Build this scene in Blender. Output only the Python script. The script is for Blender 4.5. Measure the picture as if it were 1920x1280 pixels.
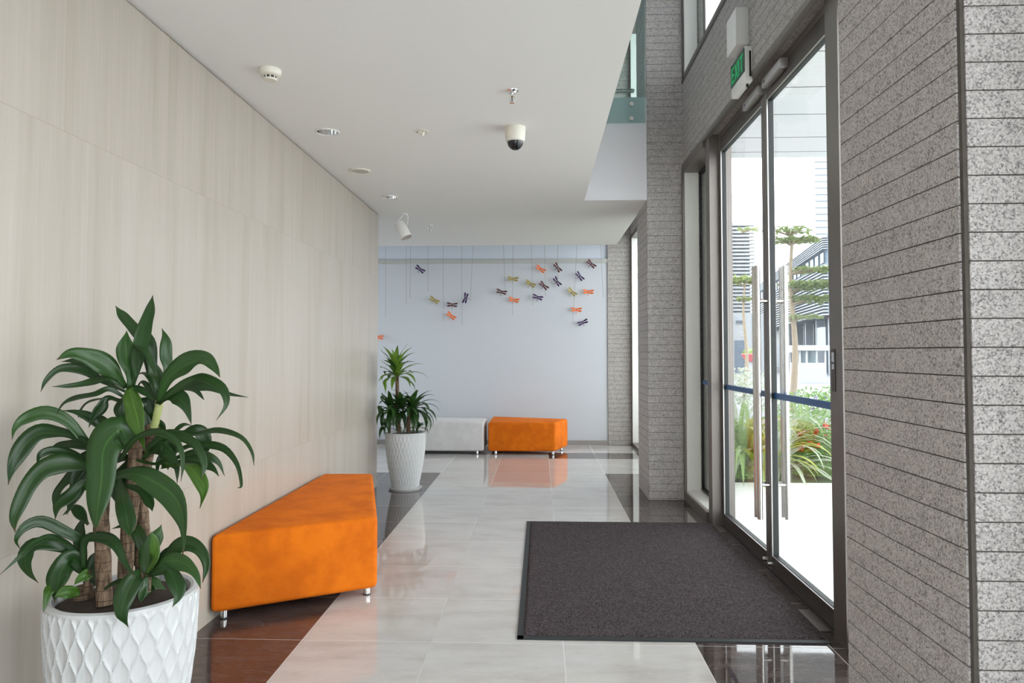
import bpy, bmesh, math, random
from mathutils import Vector, Matrix
for o in list(bpy.data.objects): bpy.data.objects.remove(o)
sc = bpy.context.scene
C = sc.collection
PI = math.pi

# ------------------------------------------------------------------ camera
EYE = Vector((0, 0, 1.34)); FOC = 1369.0; PPX = 960.0; PPY = 613.0
YAW = -0.03905; PITCH = 0.03596
fw = Vector((math.sin(YAW)*math.cos(PITCH), math.cos(YAW)*math.cos(PITCH), math.sin(PITCH)))
rt = Vector((math.cos(YAW), -math.sin(YAW), 0)); up = rt.cross(fw)
cam = bpy.data.cameras.new('camera'); co = bpy.data.objects.new('camera', cam); C.objects.link(co)
cam.sensor_width = 36; cam.lens = FOC/1920*36; cam.shift_y = -(640-PPY)/1920
cam.clip_start = .05; cam.clip_end = 600
co.matrix_world = Matrix(((rt.x, up.x, -fw.x, EYE.x), (rt.y, up.y, -fw.y, EYE.y), (rt.z, up.z, -fw.z, EYE.z), (0, 0, 0, 1)))
sc.camera = co
def at(px, py, X=None, Y=None, Z=None):
    """world point on the plane X=, Y= or Z= that the photograph shows at pixel px, py"""
    d = fw*FOC + rt*(px-PPX) - up*(py-PPY)
    t = (X-EYE.x)/d.x if X is not None else (Y-EYE.y)/d.y if Y is not None else (Z-EYE.z)/d.z
    return EYE + d*t
# ------------------------------------------------------------------ sky, exposure
w = bpy.data.worlds.new('overcast_sky'); sc.world = w; w.use_nodes = True
bg = w.node_tree.nodes['Background']; bg.inputs[0].default_value = (.935, .955, 1, 1); bg.inputs[1].default_value = 4.8
sc.view_settings.view_transform = 'Standard'; sc.view_settings.look = 'None'
sc.view_settings.gamma = 1; sc.view_settings.use_curve_mapping = False
sc.view_settings.exposure = 0.55
def portal(loc, rot, sx, sy):
    l = bpy.data.lights.new('window_daylight', 'AREA'); l.shape = 'RECTANGLE'; l.size = sx; l.size_y = sy
    l.cycles.is_portal = True
    o = bpy.data.objects.new('window_daylight', l); o.location = loc; o.rotation_euler = rot; C.objects.link(o)

# ------------------------------------------------------------------ key dimensions
XL, YW, ZC = -1.654, 7.361, 2.761
XW, XD, ZW, ZS = 1.323, 1.462, 3.073, 3.861
XC, YC, YC2 = .989, 6.785, 7.461
YB, XE, YN0, YN1 = 10.778, .408, 1.739, 2.44
YBACK, ZTOP = -2.4, 6.6
TILE, GX, GY = .61, -1.117, 3.427

# ------------------------------------------------------------------ node helpers
class NT:
    def __init__(s, name, rough=.5, metal=0, spec=.5):
        s.m = bpy.data.materials.new(name); s.m.use_nodes = True; s.t = s.m.node_tree
        s.b = s.t.nodes['Principled BSDF']; s.b.inputs['Roughness'].default_value = rough
        s.b.inputs['Metallic'].default_value = metal; s.b.inputs['Specular IOR Level'].default_value = spec
    def n(s, typ, ins=None, **kw):
        nd = s.t.nodes.new(typ)
        for k, v in kw.items(): setattr(nd, k, v)
        for k, v in (ins or {}).items():
            if hasattr(v, 'is_output'): s.t.links.new(v, nd.inputs[k])
            elif v is not None: nd.inputs[k].default_value = v
        return nd
    def L(s, a, b): s.t.links.new(a, b)
    def math(s, op, a, b=None, c=None, clamp=False):
        return s.n('ShaderNodeMath', {0: a, 1: b, 2: c}, operation=op, use_clamp=clamp).outputs[0]
    def mix(s, f, a, b, bt='MIX'):
        nd = s.n('ShaderNodeMix', data_type='RGBA', blend_type=bt)
        for i, v in ((0, f), (6, a), (7, b)):
            if hasattr(v, 'is_output'): s.L(v, nd.inputs[i])
            else: nd.inputs[i].default_value = (*v, 1) if isinstance(v, tuple) and len(v) == 3 else v
        return nd.outputs[2]
    def coord(s, which='Object'): return s.n('ShaderNodeTexCoord').outputs[which]
    def mapping(s, vec, scale=(1, 1, 1), loc=(0, 0, 0)):
        return s.n('ShaderNodeMapping', {'Vector': vec, 'Scale': scale, 'Location': loc}).outputs[0]
    def noise(s, vec, scale, detail=4, rough=.5): return s.n('ShaderNodeTexNoise', {'Vector': vec, 'Scale': scale, 'Detail': detail, 'Roughness': rough}).outputs[0]
    def ramp(s, f, stops):
        nd = s.n('ShaderNodeValToRGB', {0: f}); cr = nd.color_ramp
        while len(cr.elements) < len(stops): cr.elements.new(.5)
        for e, (p, c) in zip(cr.elements, stops): e.position = p; e.color = (*c, 1) if len(c) == 3 else c
        return nd.outputs[0]
    def bump(s, h, strength=.3, dist=.01):
        s.L(s.n('ShaderNodeBump', {'Height': h, 'Strength': strength, 'Distance': dist}).outputs[0], s.b.inputs['Normal'])
    def col(s, c):
        if hasattr(c, 'is_output'): s.L(c, s.b.inputs['Base Color'])
        else: s.b.inputs['Base Color'].default_value = (*c, 1)
def plain(name, c, rough=.5, metal=0, spec=.5, var=.04, scale=30, bump=0):
    k = NT(name, rough, metal, spec); v = k.noise(k.coord(), scale)
    f = k.math('MULTIPLY_ADD', v, var*2, 1-var)
    k.col(k.mix(1.0, c, k.n('ShaderNodeCombineColor', {0: f, 1: f, 2: f}).outputs[0], 'MULTIPLY'))
    if bump: k.bump(v, bump, .002)
    return k.m
M = {}
M['ceiling'] = plain('ceiling_paint', (.82, .81, .79), .7, var=.01, scale=1.5)
M['plaster'] = plain('back_wall_paint', (.54, .56, .60), .6, var=.012, scale=2)
M['band'] = plain('upper_wall_paint', (.60, .64, .72), .6, var=.01)
M['ledge'] = plain('ledge_paint', (.44, .44, .42), .6, var=.01)
M['fascia'] = plain('fascia_paint', (.70, .69, .72), .65, var=.01)
M['base'] = plain('baseboard_stone', (.27, .25, .24), .3, var=.1)
M['bronze'] = plain('bronze_frame', (.20, .178, .165), .38, .55, var=.06, scale=8)
M['bronze_dark'] = plain('bronze_rail', (.085, .072, .066), .4, .4, var=.06, scale=8)
M['cream_panel'] = plain('cream_panel', (.84, .83, .80), .35, var=.02, scale=3)
M['gasket'] = plain('black_gasket', (.012, .014, .015), .5, var=.02)
M['trim_bright'] = plain('bright_bead', (.50, .49, .48), .3, .7, var=.03)
M['steel'] = plain('brushed_steel', (.62, .60, .58), .22, 1, var=.06, scale=60)
M['chrome'] = plain('chrome', (.80, .80, .80), .09, 1, var=.02)
M['white'] = plain('white_plastic', (.78, .77, .75), .35, var=.01)
M['lock_grey'] = plain('satin_grey_metal', (.42, .41, .41), .35, .3, var=.02)
M['ivory'] = plain('ivory_plastic', (.74, .71, .62), .4, var=.01)
M['grille'] = plain('speaker_grille', (.50, .48, .42), .6, var=.1, scale=400)
M['black'] = plain('black_gloss', (.01, .01, .013), .08, var=.02)
M['darkslot'] = plain('dark_slot', (.02, .02, .02), .6, var=.02)
M['rubber'] = plain('mat_rubber', (.022, .025, .028), .55, var=.1)
M['pot'] = plain('white_glaze', (.52, .525, .53), .22, var=.02, scale=5)
M['soil'] = plain('potting_soil', (.035, .022, .014), .9, var=.4, scale=60, bump=.8)
M['bed'] = plain('planting_bed_cover', (.06, .10, .025), .9, var=.5, scale=14, bump=.8)
M['string'] = plain('jute_string', (.22, .20, .16), .8, var=.1)
M['paving'] = plain('white_paving', (.80, .80, .78), .6, var=.03, scale=4)
M['asphalt'] = plain('road_asphalt', (.17, .17, .185), .8, var=.08, scale=5)
M['bldg_white'] = plain('white_render', (.30, .31, .32), .7, var=.02, scale=1)
M['bldg_blue'] = plain('blue_grey_cladding', (.10, .13, .17), .6, var=.05, scale=.5)
M['bldg_slat'] = plain('pale_louvre', (.25, .275, .31), .5, var=.03)
M['bldg_glass'] = plain('office_window', (.10, .15, .18), .15, var=.2, scale=.3)
M['bldg_pale'] = plain('pale_tower_cladding', (.28, .30, .33), .6, var=.02)
M['bldg_dark'] = plain('dark_front', (.07, .09, .11), .5, var=.1, scale=.4)  # dark blue-grey for the ground floor front and a small pane
M['bark'] = plain('tree_bark', (.28, .22, .15), .9, var=.2, scale=10)
M['kiosk'] = plain('kiosk_panel', (.30, .31, .32), .5, var=.01)
M['red_bowl'] = plain('red_bowl', (.45, .06, .07), .5)
M['purple_petal'] = plain('purple_petal', (.30, .22, .55), .6)
M['white_petal'] = plain('white_petal', (.7, .68, .6), .6)
M['red_petal'] = plain('red_petal', (.68, .09, .04), .6)
M['reveal'] = plain('shadow_gap', (.20, .14, .10), .6)

def emit(name, c, s):
    k = NT(name, .4); k.col(c); k.b.inputs['Emission Color'].default_value = (*c, 1); k.b.inputs['Emission Strength'].default_value = s
    return k.m
M['sign_green'] = emit('lit_green_letters', (.0, .32, .085), .42)
M['sign_dark'] = plain('sign_face', (.005, .045, .03), .3)

def granite(name, light, mid, dark, sc_=1.0, grooves=False):
    k = NT(name, .62, 0, .4); v = k.coord()
    vo = k.n('ShaderNodeTexVoronoi', {'Vector': v, 'Scale': 230*sc_}).outputs['Color']
    n1 = k.noise(v, 150*sc_, 3, .7); n2 = k.noise(v, 22*sc_, 3); n3 = k.noise(v, 600*sc_, 2)
    sep = k.n('ShaderNodeSeparateColor', {0: vo}).outputs[0]
    f = k.math('ADD', k.math('MULTIPLY', sep, .38), k.math('ADD', k.math('MULTIPLY', n1, .75), k.math('MULTIPLY', n2, .22)))
    f = k.math('ADD', f, k.math('MULTIPLY', k.math('SUBTRACT', n3, .5), .35))
    c = k.ramp(f, [(.42, dark), (.56, mid), (.78, light), (.98, tuple(min(1, a*1.15) for a in light))])
    h = k.math('MULTIPLY', f, .3)
    if grooves:
        z = k.n('ShaderNodeSeparateXYZ', {0: v}).outputs[2]
        fr = k.math('FRACT', k.math('DIVIDE', k.math('SUBTRACT', z, grooves), .0672))
        g = k.math('LESS_THAN', fr, .045)
        c = k.mix(g, c, (.045, .038, .03))
        h = k.math('SUBTRACT', h, k.math('MULTIPLY', g, 1.0))
        k.bump(h, .5, .006)
    else: k.bump(h, .35, .003)
    k.col(c); return k.m
GL, GM, GD = (.53, .50, .49), (.34, .315, .305), (.13, .12, .122)
M['granite'] = granite('grey_granite', GL, GM, GD)
M['granite_wall'] = granite('grey_granite_coursed', (.46, .43, .41), (.30, .275, .26), (.11, .10, .095), .8, grooves=.003)
M['groove'] = plain('groove_mortar', (.09, .078, .068), .9, var=.25, scale=40)

def tiles():
    k = NT('polished_floor_tiles', .05, 0, .5); v = k.coord()
    s = k.n('ShaderNodeSeparateXYZ', {0: v}); x, y = s.outputs[0], s.outputs[1]
    gx = k.math('DIVIDE', k.math('SUBTRACT', x, GX), TILE); gy = k.math('DIVIDE', k.math('SUBTRACT', y, GY), .6)
    def line(g, w_): f = k.math('FRACT', g); return k.math('ADD', k.math('LESS_THAN', f, w_), k.math('GREATER_THAN', f, 1-w_))
    grout = k.math('MINIMUM', k.math('ADD', line(gx, .0035), line(gy, .0035)), 1)
    lt = lambda a, b: k.math('LESS_THAN', a, b); gt = lambda a, b: k.math('GREATER_THAN', a, b)
    AND = lambda a, b: k.math('MULTIPLY', a, b); OR = lambda a, b: k.math('MAXIMUM', a, b)
    side = AND(OR(lt(x, GX), gt(x, GX+3*TILE)), lt(y, GY+4.8))
    s0, s1 = at(1110, 860, Z=0).y, at(1110, 849, Z=0).y
    strip = AND(AND(gt(y, s0), lt(y, s1)), gt(x, GX+2*TILE))
    dark = OR(side, strip)
    bench_reflection = AND(AND(gt(x, GX+TILE), lt(x, GX+2*TILE)), AND(gt(y, GY+4.2), lt(y, GY+6)))  # orange bench's reflection painted into these tiles as a rosier colour
    cell = k.n('ShaderNodeCombineXYZ', {0: k.math('FLOOR', gx), 1: k.math('FLOOR', gy)}).outputs[0]
    wn = k.n('ShaderNodeTexWhiteNoise', {'Vector': cell}).outputs[0]
    off = k.n('ShaderNodeVectorMath', {0: v, 1: k.n('ShaderNodeVectorMath', {0: cell, 1: (3.7, 5.1, 0)}, operation='MULTIPLY').outputs[0]}, operation='ADD').outputs[0]
    n1 = k.noise(k.mapping(off, (1.0, 2.6, 1)), 2.6, 8, .62); n2 = k.noise(off, 9, 6, .6)
    wv = k.noise(k.mapping(off, (2.2, 7, 1)), 1.3, 9, .75)
    vein = k.math('LESS_THAN', k.math('ABSOLUTE', k.math('SUBTRACT', wv, .5)), .006)
    lightc = k.ramp(n1, [(.25, (.45, .40, .38)), (.5, (.56, .535, .52)), (.75, (.63, .62, .61))])
    lightc = k.mix(k.math('MULTIPLY', n2, .25), lightc, (.60, .58, .56))
    lightc = k.mix(k.math('MULTIPLY', vein, .35), lightc, (.72, .70, .66))
    lightc = k.mix(k.math('MULTIPLY', bench_reflection, .55), lightc, (.50, .34, .31))
    darkc = k.ramp(n1, [(.25, (.030, .022, .021)), (.5, (.066, .050, .047)), (.8, (.115, .088, .083))])
    darkc = k.mix(k.math('MULTIPLY', vein, .3), darkc, (.25, .20, .18))
    c = k.mix(dark, lightc, darkc)
    c = k.mix(k.math('MULTIPLY', k.math('SUBTRACT', wn, .5), .16), c, (.75, .73, .70))
    gc = k.mix(dark, (.60, .59, .57), (.45, .42, .40))
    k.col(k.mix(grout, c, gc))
    k.L(k.math('ADD', k.math('MULTIPLY', grout, .4), k.math('MULTIPLY', n2, .06)), k.b.inputs['Roughness'])
    k.bump(k.math('MULTIPLY', grout, -1), .15, .001)
    return k.m
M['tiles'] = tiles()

def travertine():
    k = NT('cream_travertine', .30, 0, .45); v = k.coord()
    s = k.n('ShaderNodeSeparateXYZ', {0: v}); y, z = s.outputs[1], s.outputs[2]
    row = k.math('FLOOR', k.math('DIVIDE', k.math('SUBTRACT', z, .71), 1.4))
    yy = k.math('ADD', y, k.math('MULTIPLY', row, .35))
    colm = k.math('FLOOR', k.math('DIVIDE', yy, .70))
    cell = k.n('ShaderNodeCombineXYZ', {1: colm, 2: row}).outputs[0]
    wn = k.n('ShaderNodeTexWhiteNoise', {'Vector': cell}); 
    off = k.n('ShaderNodeVectorMath', {0: v, 1: k.n('ShaderNodeVectorMath', {0: wn.outputs[1], 1: (9, 9, 9)}, operation='MULTIPLY').outputs[0]}, operation='ADD').outputs[0]
    a = k.noise(k.mapping(off, (1, 5, .28)), 1.6, 6, .6)
    b = k.noise(k.mapping(off, (1, 60, 1.1)), 1.5, 6, .7)
    d = k.noise(k.mapping(off, (1, 160, 5)), 1.5, 3, .7)
    base = k.ramp(a, [(.3, (.36, .315, .255)), (.48, (.42, .375, .325)), (.62, (.45, .405, .36)), (.8, (.41, .345, .305))])
    c = k.mix(k.math('MULTIPLY', k.ramp(b, [(.42, (0, 0, 0)), (.62, (1, 1, 1))]), .30), base, (.34, .30, .235))
    c = k.mix(k.ramp(d, [(.62, (0, 0, 0)), (.78, (.28, .28, .28))]), c, (.24, .21, .165))
    c = k.mix(k.math('MULTIPLY', wn.outputs[0], .16), c, (.47, .43, .39))
    fz = k.math('FRACT', k.math('DIVIDE', k.math('SUBTRACT', z, .71), 1.4)); fy = k.math('FRACT', k.math('DIVIDE', yy, .70))
    j = k.math('MINIMUM', k.math('ADD', k.math('LESS_THAN', fz, .0022), k.math('LESS_THAN', fy, .0035)), 1)
    c = k.mix(k.math('MULTIPLY', j, .45), c, (.28, .23, .17))
    k.col(c); k.bump(k.math('SUBTRACT', k.math('MULTIPLY', b, .4), j), .06, .002)
    return k.m
M['travertine'] = travertine()

def velvet(name, c, c2):
    k = NT(name, .85, 0, .2); v = k.coord()
    n1 = k.noise(v, 5, 6, .65); n2 = k.noise(k.mapping(v, (1, 1, 2.5)), 14, 4)
    cc = k.mix(k.ramp(n1, [(.38, (0, 0, 0)), (.62, (1, 1, 1))]), c2, c)
    cc = k.mix(k.math('MULTIPLY', n2, .15), cc, tuple(a*.7 for a in c))
    k.col(cc); k.b.inputs['Sheen Weight'].default_value = .15; k.b.inputs['Sheen Roughness'].default_value = .4
    k.b.inputs['Sheen Tint'].default_value = (*tuple(min(1, a*1.3+.05) for a in c), 1)
    k.bump(k.noise(v, 300, 2), .15, .001); return k.m
M['orange'] = velvet('orange_velvet', (.72, .165, .004), (.56, .115, .003))
M['greyfabric'] = velvet('light_grey_velvet', (.62, .60, .595), (.54, .52, .515))

def carpet():
    k = NT('mat_pile', .95, 0, .1); v = k.coord()
    n1 = k.noise(v, 130, 3, .75); n2 = k.noise(v, 5, 3); n3 = k.noise(v, 900, 1)
    c = k.ramp(n1, [(.32, (.022, .016, .018)), (.5, (.095, .078, .082)), (.68, (.24, .205, .215))])
    c = k.mix(k.math('MULTIPLY', n2, .3), c, (.07, .055, .06))
    k.col(c); k.bump(k.math('ADD', n1, n3), .9, .006); return k.m
M['pile'] = carpet()

def leafmat(name, c, c2, rough=.32, brown=.85):
    k = NT(name, rough, 0, .5); v = k.coord('UV')
    s = k.n('ShaderNodeSeparateXYZ', {0: v}); u = s.outputs[0]
    st = k.noise(k.mapping(v, (38, .6, 1)), 1, 3)
    mid = k.math('ABSOLUTE', k.math('SUBTRACT', u, .5))
    oi = k.n('ShaderNodeObjectInfo').outputs['Random']
    n = k.noise(k.coord(), 9, 3)
    base = k.mix(k.math('MULTIPLY', oi, .6), c, c2)
    base = k.mix(k.math('MULTIPLY', n, .5), base, tuple(a*.55 for a in c))
    base = k.mix(k.math('MULTIPLY', k.ramp(st, [(.45, (0, 0, 0)), (.6, (1, 1, 1))]), .35), base, c2)
    base = k.mix(k.math('MULTIPLY', k.math('LESS_THAN', mid, .03), .45), base, tuple(min(1, a*1.7) for a in c2))
    k.col(base); k.bump(st, .12, .002)
    tip = k.math('GREATER_THAN', k.math('ADD', s.outputs[1], k.math('MULTIPLY', k.noise(k.mapping(v, (6, 2, 1)), 2), .05)), .975)
    base = k.mix(k.math('MULTIPLY', tip, brown), base, (.07, .035, .015)); k.col(base)
    tr = k.n('ShaderNodeBsdfTranslucent', {0: (*tuple(min(1, a*1.6) for a in c2), 1)}).outputs[0]
    mx = k.n('ShaderNodeMixShader', {0: .22, 1: k.b.outputs[0], 2: tr})
    k.L(mx.outputs[0], k.t.nodes['Material Output'].inputs[0]); return k.m
M['leaf'] = leafmat('dracaena_leaf', (.012, .042, .009), (.028, .080, .014), .38)
M['leaf_bright'] = leafmat('young_dracaena_leaf', (.035, .10, .012), (.085, .18, .022))
M['leaf_mid'] = leafmat('mid_dracaena_leaf', (.020, .066, .013), (.042, .115, .020), .38)
M['leaf_light'] = leafmat('bright_dracaena_leaf', (.09, .19, .02), (.20, .33, .05))
M['strap'] = leafmat('garden_strap_leaf', (.20, .34, .07), (.38, .48, .25), .45)
M['strap_y'] = leafmat('yellow_strap_leaf', (.34, .42, .03), (.46, .50, .08), .45)
M['strap_white'] = leafmat('variegated_strap_leaf', (.38, .46, .32), (.60, .63, .54), .45)
M['bush'] = leafmat('shrub_leaf', (.10, .22, .035), (.24, .40, .07), .5)
M['treeleaf'] = leafmat('tree_leaf', (.17, .25, .07), (.30, .36, .13), .5)

def cane():
    k = NT('dracaena_cane', .85, 0, .2); v = k.coord()
    n = k.noise(k.mapping(v, (60, 60, 9)), 1.2, 5, .7); z = k.n('ShaderNodeSeparateXYZ', {0: v}).outputs[2]
    zz = k.math('ADD', k.math('MULTIPLY', z, 34), k.math('MULTIPLY', k.noise(v, 12), 1.4))
    ring = k.math('LESS_THAN', k.math('FRACT', zz), .09)
    c = k.ramp(n, [(.35, (.05, .032, .02)), (.5, (.15, .10, .065)), (.7, (.28, .20, .135))])
    k.col(k.mix(k.math('MULTIPLY', ring, .7), c, (.05, .03, .02))); k.bump(k.math('SUBTRACT', n, ring), .6, .004); return k.m
M['cane'] = cane()
M['cane_young'] = plain('young_cane', (.38, .42, .16), .5, var=.2, scale=50)

def glass(name, tint=(1, 1, 1), refl=1.0):
    k = NT(name); k.t.nodes.remove(k.b)
    tr = k.n('ShaderNodeBsdfTransparent', {0: (*tint, 1)}); gl = k.n('ShaderNodeBsdfGlossy', {0: (1, 1, 1, 1), 'Roughness': 0.0})
    bk = k.n('ShaderNodeNewGeometry').outputs['Backfacing']
    fr = k.n('ShaderNodeFresnel', {0: k.math('SUBTRACT', 1.45, k.math('MULTIPLY', bk, 1.45-1/1.45))}); f = k.math('MULTIPLY', fr.outputs[0], refl)
    mx = k.n('ShaderNodeMixShader', {0: f, 1: tr.outputs[0], 2: gl.outputs[0]})
    k.L(mx.outputs[0], k.t.nodes['Material Output'].inputs[0]); return k.m
M['glass'] = glass('clear_glass', (.96, .985, .975), .75)
M['glass_green'] = glass('green_balustrade_glass', (.80, .885, .87), 1.0)
M['blue_strip'] = plain('blue_safety_tape', (.015, .11, .34), .35, var=.05)

# ------------------------------------------------------------------ mesh helpers
class MB:
    def __init__(s): s.bm = bmesh.new(); s.uv = s.bm.loops.layers.uv.new('UVMap')
    def box(s, a, b, bevel=0):
        x0, y0, z0 = [min(p, q) for p, q in zip(a, b)]; x1, y1, z1 = [max(p, q) for p, q in zip(a, b)]
        vs = [s.bm.verts.new(p) for p in ((x0, y0, z0), (x1, y0, z0), (x1, y1, z0), (x0, y1, z0), (x0, y0, z1), (x1, y0, z1), (x1, y1, z1), (x0, y1, z1))]
        fs = [s.bm.faces.new([vs[i] for i in q]) for q in ((3, 2, 1, 0), (4, 5, 6, 7), (0, 1, 5, 4), (1, 2, 6, 5), (2, 3, 7, 6), (3, 0, 4, 7))]
        if bevel: bmesh.ops.bevel(s.bm, geom=list({e for f in fs for e in f.edges}), offset=bevel, segments=2, affect='EDGES', profile=.5)
        return s
    def prism(s, poly, z0, z1, bevel=0, seg=3):
        lo = [s.bm.verts.new((p[0], p[1], z0)) for p in poly]; hi = [s.bm.verts.new((p[0], p[1], z1)) for p in poly]
        n = len(poly); fs = [s.bm.faces.new(lo[::-1]), s.bm.faces.new(hi)]
        fs += [s.bm.faces.new((lo[i], lo[(i+1) % n], hi[(i+1) % n], hi[i])) for i in range(n)]
        if bevel: bmesh.ops.bevel(s.bm, geom=list({e for f in fs for e in f.edges}), offset=bevel, segments=seg, affect='EDGES', profile=.5)
        return s
    def quad(s, *p):
        s.bm.faces.new([s.bm.verts.new(q) for q in p]); return s
    def tube(s, pts, rad, seg=12, cap=True):
        pts = [Vector(p) for p in pts]; rings = []
        r = rad if isinstance(rad, (list, tuple)) else [rad]*len(pts)
        ref = None
        for i, p in enumerate(pts):
            t = (pts[min(i+1, len(pts)-1)]-pts[max(i-1, 0)]).normalized()
            if ref is None: ref = t.orthogonal().normalized()
            a = (ref - t*ref.dot(t)).normalized(); ref = a; b = t.cross(a)
            rings.append([s.bm.verts.new(p+(a*math.cos(2*PI*j/seg)+b*math.sin(2*PI*j/seg))*r[i]) for j in range(seg)])
        for A, B in zip(rings, rings[1:]):
            for j in range(seg): s.bm.faces.new((A[j], A[(j+1) % seg], B[(j+1) % seg], B[j]))
        if cap: s.bm.faces.new(rings[0][::-1]); s.bm.faces.new(rings[-1])
        return s
    def lathe(s, prof, c=(0, 0, 0), seg=48, fn=None):
        """prof: (r, z) list; fn(theta, z) -> radius offset"""
        rings = []
        for r, z in prof:
            if r < 1e-6: rings.append([s.bm.verts.new((c[0], c[1], c[2]+z))]); continue
            ring = []
            for j in range(seg):
                th = 2*PI*j/seg; rr = r+(fn(th, z) if fn else 0)
                ring.append(s.bm.verts.new((c[0]+rr*math.cos(th), c[1]+rr*math.sin(th), c[2]+z)))
            rings.append(ring)
        for A, B in zip(rings, rings[1:]):
            if len(A) == 1 and len(B) == 1: continue
            for j in range(seg):
                k = (j+1) % seg
                if len(A) == 1: s.bm.faces.new((A[0], B[k], B[j]))
                elif len(B) == 1: s.bm.faces.new((A[j], A[k], B[0]))
                else: s.bm.faces.new((A[j], A[k], B[k], B[j]))
        return s
    def leaf(s, pts, width, nrm, fold=.18, wave=0, prof=None, n=14, twist=0, rng=random):
        """ribbon leaf along a smooth path; width in metres, nrm = rough facing of the blade"""
        P = smooth([Vector(p) for p in pts], n); ph = rng.random()*6
        rows = []; side = None
        for i, p in enumerate(P):
            t = (P[min(i+1, n)]-P[max(i-1, 0)]).normalized()
            a = t.cross(Vector(nrm))
            if a.length < .15 and side is not None: a = side
            a.normalize()
            if side is not None:
                if a.dot(side) < 0: a = -a
                a = (a+side*1.2).normalized()
            side = a; u = i/n
            if twist: a = Matrix.Rotation(twist*math.sin(u*5.5+ph), 3, t) @ a
            nn = a.cross(t).normalized()
            wd = width*.5*(prof(u) if prof else leafprof(u))*(1+wave*.8*math.sin(u*10+ph*2))
            row = []
            for q in (-1, -.5, 0, .5, 1):
                off = nn*(abs(q)*fold*wd + wave*wd*math.sin(u*13+ph+q*1.5)*abs(q))
                row.append(s.bm.verts.new(p+a*(q*wd)+off))
            rows.append(row)
        for i in range(n):
            for j in range(4):
                f = s.bm.faces.new((rows[i][j], rows[i][j+1], rows[i+1][j+1], rows[i+1][j]))
                for lp, (uu, vv) in zip(f.loops, ((j, i), (j+1, i), (j+1, i+1), (j, i+1))): lp[s.uv].uv = (uu/4, vv/n)
        return s
    def build(s, name, mat, parent=None, sm=False, solid=0):
        s.bm.normal_update()
        me = bpy.data.meshes.new(name); s.bm.to_mesh(me); s.bm.free()
        for m in (mat if isinstance(mat, list) else [mat]): me.materials.append(m)
        if sm:
            me.polygons.foreach_set('use_smooth', [True]*len(me.polygons))
            if sm != 'all': me.set_sharp_from_angle(angle=math.radians(38))
        o = bpy.data.objects.new(name, me); C.objects.link(o)
        if parent: o.parent = parent; o.matrix_parent_inverse = Matrix.Translation(parent.location).inverted() if parent.type == 'EMPTY' and parent.rotation_euler.z == 0 else Matrix()
        if solid:
            md = o.modifiers.new('thickness', 'SOLIDIFY'); md.thickness = solid
        return o
def leafprof(u):
    return max(.02, (.26+.74*math.sin(min(1, u/.45)*PI/2)**1.3) if u < .45 else max(0, 1-((u-.45)/.55)**1.7)**1.15)
def smooth(P, n):
    if len(P) == 2: return [P[0].lerp(P[1], i/n) for i in range(n+1)]
    Q = [P[0]*2-P[1]]+P+[P[-1]*2-P[-2]]; out = []; m = len(P)-1
    for i in range(n+1):
        u = i/n*m; k = min(int(u), m-1); t = u-k; a, b, c, d = Q[k:k+4]
        out.append(.5*((2*b)+(c-a)*t+(2*a-5*b+4*c-d)*t*t+(3*b-a-3*c+d)*t**3))
    return out
def tag(o, label=None, cat=None, group=None, kind=None):
    if label: o['label'] = label
    if cat: o['category'] = cat
    if group: o['group'] = group
    if kind: o['kind'] = kind
    return o
def thing(name, loc, label, cat, group=None, rz=0):
    o = bpy.data.objects.new(name, None); C.objects.link(o); o.location = loc; o.rotation_euler.z = rz
    o.empty_display_size = .1
    return tag(o, label, cat, group)
def struct(o, label, cat): return tag(o, label, cat, None, 'structure')
def relocate(o, base):
    """put a single-mesh object's origin at its base"""
    base = Vector(base); o.data.transform(Matrix.Translation(-base)); o.location = base; return o

# ================================================================== STRUCTURE
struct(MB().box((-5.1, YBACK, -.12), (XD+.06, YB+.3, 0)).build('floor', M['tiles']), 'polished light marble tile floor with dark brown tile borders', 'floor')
# lower ceiling slab (its edge is the void), extends to the right past the column
p1, p2 = at(1190, 407, Z=ZC), at(1157, 459, Z=ZC); XE2 = (p1.x+p2.x)/2; YE2 = at(930, 460, Z=ZC).y
m = MB(); m.prism([(XL-.3, YBACK), (XE, YBACK), (XE, YC+.01), (XC+.004, YC+.01), (XC+.004, YC2-.05), (XE2, YC2-.05), (XE2, YE2), (-5, YE2), (-5, YW-.25), (XL-.3, YW-.25)], ZC, ZC+.90)
ceil_ob = m.build('ceiling', M['ceiling'])
cut = MB()
for q in (at(614, 247, Z=ZC), at(730, 369, Z=ZC)): cut.lathe([(0, -.02), (.070, -.02), (.070, .12), (0, .12)], q, 40)
bmesh.ops.recalc_face_normals(cut.bm, faces=cut.bm.faces[:])
cu = cut.build('ceiling_cut', M['ceiling']); md = ceil_ob.modifiers.new('recess', 'BOOLEAN'); md.object = cu; md.operation = 'DIFFERENCE'; md.solver = 'EXACT'
bpy.context.view_layer.update()
me2 = bpy.data.meshes.new_from_object(ceil_ob.evaluated_get(bpy.context.evaluated_depsgraph_get()))
ceil_ob.modifiers.clear(); ceil_ob.data = me2; bpy.data.objects.remove(cu)
struct(ceil_ob, 'smooth white painted lower ceiling with straight open edge', 'ceiling')
zf = at(1190, 233, Y=YC).z; zs = at(1190, 183, Y=YC).z
struct(MB().box((XE+.001, YC-.012, ZC+.001), (XC, YC+.009, zs)).build('trim_1', M['fascia']), 'pale painted slab fascia under the glass balustrade', 'fascia')
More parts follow.
